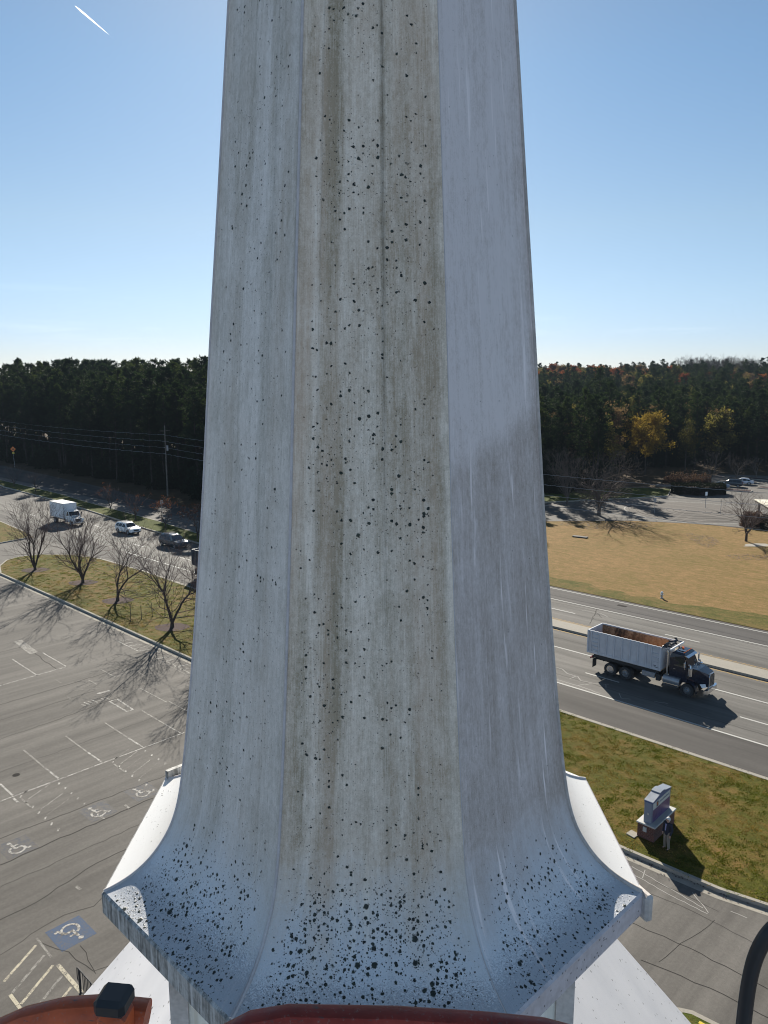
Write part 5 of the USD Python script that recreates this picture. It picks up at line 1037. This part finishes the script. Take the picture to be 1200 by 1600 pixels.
for src, nm in ((rust, 'rust'), (brown, 'brown'), (olive, 'olive'), (g_bare, 'bare')):
    X_ = UsdGeom.Xform.Define(stage, '/World/far_wood/' + nm); 
    for c in src.GetChildren():
        mm = UsdGeom.Mesh(c); d_ = UsdGeom.Mesh.Define(stage, '/World/far_wood/%s/%s' % (nm, c.GetName())); d_.CreatePointsAttr(mm.GetPointsAttr().Get()); d_.CreateFaceVertexCountsAttr(mm.GetFaceVertexCountsAttr().Get()); d_.CreateFaceVertexIndicesAttr(mm.GetFaceVertexIndicesAttr().Get()); d_.CreateSubdivisionSchemeAttr('none')
        UsdShade.MaterialBindingAPI.Apply(d_.GetPrim()).Bind(UsdShade.MaterialBindingAPI(c).GetDirectBinding().GetMaterial())
    names.append(X_.GetPath()); stage.RemovePrim(src.GetPath())
fw.CreatePrototypesRel().SetTargets(names)
pos, idx, scl, ori = [], [], [], []
def put_far(x, y, k, s, ws=None):
    pos.append(Gf.Vec3f(x, y, float(hill(x, y)))); idx.append(k); scl.append(Gf.Vec3f((ws or s) * 1., (ws or s) * 1., s)); a = rp.uniform(0, 2 * PI); ori.append(Gf.Quath(math.cos(a / 2), 0, 0, math.sin(a / 2)))
HP = (24, 25, 23, 26, 22, 17, 17, 17, 18)
for x, y, h in rest:
    k = int(rp.integers(5)); put_far(x, y, k, h / HP[k])
d = 228.
while d < 720:
    sp = 6.0 + (d - 228) * .012; nA = int(.62 * d / sp)
    for q in range(nA):
        a = .09 + .44 * (q + rp.random()) / nA
        x, y = (d + rp.uniform(-.5, .5) * sp) * math.sin(a), (d + rp.uniform(-.5, .5) * sp) * math.cos(a)
        if contains_xy(woodR, x, y) and math.hypot(x, y) < 290: continue
        if contains_xy(keep_out, x, y): continue
        clump = math.sin(x * .031 + 1.3) * math.sin(y * .021 + .4) + rp.normal(0, .35); far = (d - 330) / 200
        if d > 330 and clump + far * .45 > .55: k = int(rp.choice([5, 5, 6, 7, 8]))
        elif rp.random() < .07: k = int(rp.choice([6, 7]))
        else: k = int(rp.integers(5))
        s = rp.normal(17.0 if k < 5 else 16.0, 1.8) / HP[k]; put_far(x, y, k, s, s * (1.15 if k < 5 else 1.25))
    d += sp * .95
for q in range(26):                                                        # bare crowns breaking the skyline at the right
    a = rp.uniform(.36, .44); dd_ = rp.uniform(520, 600); put_far(dd_ * math.sin(a), dd_ * math.cos(a), 8, rp.uniform(1.15, 1.4))
fw.CreatePositionsAttr(pos); fw.CreateProtoIndicesAttr(idx); fw.CreateScalesAttr(scl); fw.CreateOrientationsAttr(ori); print('far', len(pos))

# undergrowth: dark shrubs along the wood's foot, as one mass
def shrub_mesh(seed, w, h, k, size, shell=.55):
    r = np.random.default_rng(seed); P = r.normal(0, 1, (k, 3)); P /= np.linalg.norm(P, axis=1, keepdims=True); P *= r.uniform(shell, 1, (k, 1)) * (1 + .18 * np.sin(P[:, :1] * 5 + seed) * np.cos(P[:, 1:2] * 4)); P[:, 2] = np.abs(P[:, 2]); return leaf_cards(P * [w, w, h], size, r)
ug = UsdGeom.PointInstancer.Define(stage, '/World/undergrowth'); keys(ug.GetPrim(), label='dark tangled undergrowth along the foot of the woods', category='undergrowth', kind='stuff')
tg = []
for i, (w, h, mt) in enumerate(((2.4, 2.6, 'hedge_leaf'), (2.0, 3.6, 'needles_dark'), (1.6, 1.6, 'hedge_leaf'))):
    x = UsdGeom.Xform.Define(stage, '/World/undergrowth/shrub_%s' % 'abc'[i]); part('foliage', shrub_mesh(90 + i, w, h, 700, .22), mt, x.GetPrim()); tg.append(x.GetPath())
ug.CreatePrototypesRel().SetTargets(tg); up_, ui_, us_ = [], [], []
edge = [W(t, n) for t, n in ((-300, 91), (-235, 90), (-205, 90), (-170, 90.5), (-143, 89.5), (-118, 88), (-95, 88))], [(16, 163), (24, 155), (32, 153), (43, 163), (51, 183), (59, 198), (67, 208), (78, 214), (90, 219), (104, 227), (135, 229)]
for E_ in edge:
    for a, b in zip(E_[:-1], E_[1:]):
        a, b = np.array(a), np.array(b); L = np.linalg.norm(b - a); nrm = np.array([-(b - a)[1], (b - a)[0]]) / L
        for q in range(int(L * 2.2)):
            p = a + (b - a) * rp.random() + nrm * rp.uniform(-1, 26)
            if contains_xy(keep_out, *p): continue
            up_.append(Gf.Vec3f(float(p[0]), float(p[1]), 0)); ui_.append(int(rp.integers(3))); s = rp.uniform(.6, 1.8); us_.append(Gf.Vec3f(s, s, s))
ug.CreatePositionsAttr(up_); ug.CreateProtoIndicesAttr(ui_); ug.CreateScalesAttr(us_)
# clipped hedge in the far car park, shrubs by the shelter
hd = thing('hedge', 'dark clipped oval hedge behind the roundabout', 'hedge', (66.8, 163.5, 0), 0)
r = np.random.default_rng(95); k = 9000; an = r.uniform(0, 6.28, k); q = r.choice([0, 1], k, p=[.6, .4]); rr_ = np.where(q == 0, 1., np.sqrt(r.random(k))); z = np.where(q == 0, r.uniform(0, 1.9, k), 1.9 + r.normal(0, .12, k))
P = np.column_stack([5.6 * rr_ * np.cos(an) * (1 + .04 * np.sin(an * 7)), 3.2 * rr_ * np.sin(an), z + .25 * np.sin(an * 5)]); part('foliage', leaf_cards(P, .14, r), 'hedge_leaf', hd)
part('core', MB().tm(trimesh.creation.cylinder(1, 1.7, sections=24).apply_translation([0, 0, .85]).apply_transform(np.diag([5.3, 2.9, 1, 1]))), 'mulch', hd)
P = np.column_stack([5.2 * np.sqrt(r.random(5000)) * np.cos(an[:5000]), 2.0 + 2.6 * np.sqrt(r.random(5000)) * np.sin(an[:5000]), 1.6 + np.abs(r.normal(0, .85, 5000))])
hs_ = thing('shrub_bed', 'brown leafless shrubs rising behind the clipped hedge', 'shrubs', (66.0, 166.5, 0), 0, kind='stuff'); part('foliage', leaf_cards(P, .16, r), 'shrub_leaf', hs_)
for x, y, w, h, mt, lab in ((63.2, 124.5, 2.6, 2.4, 'hedge_leaf', 'dark evergreen shrub at the right edge behind the lone bare tree'), (60.8, 126.5, 2.0, 2.6, 'shrub_leaf', 'purplish brown shrub left of the dark evergreen at the right edge'), (64.8, 121.0, 2.6, 1.8, 'hedge_leaf', 'low dark shrub lowest at the right edge')):
    s = thing('shrub', lab, 'shrub', (x, y, 0)); part('foliage', shrub_mesh(int(x * 10), w, h, 2600, .13, .75), mt, s); part('stems', MB().cyl((0, 0, 0), (0, 0, h * .6), .12, 6).cyl((.1, 0, 0), (w * .5, .2, h * .6), .06, 6).cyl((-.1, 0, 0), (-w * .5, -.2, h * .6), .06, 6), 'bark', s)

# turf tufts that roughen the verge and the island, and leaves caught along the kerbs
def tuft_mesh(seed, k, w, h):
    r = np.random.default_rng(seed); P = np.column_stack([r.normal(0, w * .45, k), r.normal(0, w * .45, k), np.zeros(k)]); a = r.uniform(0, 6.28, k); lean = r.normal(0, .6, (k, 2)) * h
    side = np.column_stack([np.cos(a), np.sin(a), np.zeros(k)]) * w * .10; tip = P + np.column_stack([lean, h * r.uniform(.5, 1.1, k)])
    return np.stack([P - side, P + side, tip], 1).reshape(-1, 3), np.arange(k * 3).reshape(-1, 3)
M['tuft_green'] = leafmat('tuft_green', (.13, .135, .02), .3, .4); M['tuft_straw'] = leafmat('tuft_straw', (.27, .18, .06), .3, .35); M['tuft_dark'] = leafmat('tuft_dark', (.10, .11, .018), .35, .4)
tu = UsdGeom.PointInstancer.Define(stage, '/World/turf_tufts'); keys(tu.GetPrim(), label='short mixed green and straw tufts of winter turf', category='grass', kind='stuff'); tg = []
for i, (w, h, mt) in enumerate(((.30, .045, 'tuft_green'), (.30, .04, 'tuft_straw'), (.24, .07, 'tuft_dark'))):
    x = UsdGeom.Xform.Define(stage, '/World/turf_tufts/tuft_%s' % 'abc'[i]); part('blades', tuft_mesh(300 + i, 26, w, h), mt, x.GetPrim()); tg.append(x.GetPath())
tu.CreatePrototypesRel().SetTargets(tg); tp, ti, ts_, to = [], [], [], []
inner = isl.buffer(-.12)
rt = np.random.default_rng(9)
def patchy(x, y): return math.sin(x * .9 + 1.7 * math.sin(y * .5)) + math.sin(y * 1.1 + 1.3 * math.sin(x * .6)) + .8 * math.sin(x * .23 + y * .31)
def sow(box, n, keep):
    for x, y in rt.uniform([box[0], box[1]], [box[2], box[3]], (n, 2)):
        if not keep(x, y): continue
        v = patchy(x, y) + rt.normal(0, .9); tp.append(Gf.Vec3f(float(x), float(y), .185)); ti.append(0 if v > .5 else (1 if v < -.25 else 2)); s = rt.uniform(.6, 1.35); ts_.append(Gf.Vec3f(s, s, s)); a = rt.uniform(0, 6.28); to.append(Gf.Quath(math.cos(a / 2), 0, 0, math.sin(a / 2)))
sow((8, 26, 36, 60), 9000, lambda x, y: contains_xy(inner, x, y) and in_view(x, y, .14))
sow((-52, 60, -12, 108), 6000, lambda x, y: contains_xy(inner, x, y) and in_view(x, y, .02))
tu.CreatePositionsAttr(tp); tu.CreateProtoIndicesAttr(ti); tu.CreateScalesAttr(ts_); tu.CreateOrientationsAttr(to)
mb = MB(); r = np.random.default_rng(12); edge_ = isl.exterior; L = edge_.length; pts = []
for q in range(5200):
    p_ = edge_.interpolate(r.uniform(0, L)); d_ = abs(r.normal(.12, .35)); a = r.uniform(0, 6.28); x, y = p_.x + d_ * math.cos(a), p_.y + d_ * math.sin(a)
    if in_view(x, y, .02) and not contains_xy(isl, x, y): pts.append((x, y))
P = np.array(pts); an = r.uniform(0, 6.28, len(P)); s = r.uniform(.03, .07, len(P)); V = np.stack([np.column_stack([P[:, 0] + s * np.cos(an + q * 2.1), P[:, 1] + s * np.sin(an + q * 2.1), .03 + r.uniform(0, .03, len(P))]) for q in range(3)], 1).reshape(-1, 3)
solo('kerb_leaves', mb.add(V, np.arange(len(P) * 3).reshape(-1, 3)), 'dry_leaves', 'dry brown leaves caught along the car park kerb', 'leaves', kind='stuff')

# the air itself
hm = Nodes(); hv = hm.add('principled_volume', color=(.62, .80, 1.), density=HAZE, anisotropy=.25) + '.volume'
M['haze'] = usdkit.material(stage, '/World/Looks/haze', hm.n, hm.l, volume=hv[1:])
hb = trimesh.creation.box([2600, 2600, 60.]); hb.apply_translation([0, 900, 28.5]); solo('haze', hb, 'haze', kind='stuff', label='thin blue winter haze over the distant woods', cat='haze')
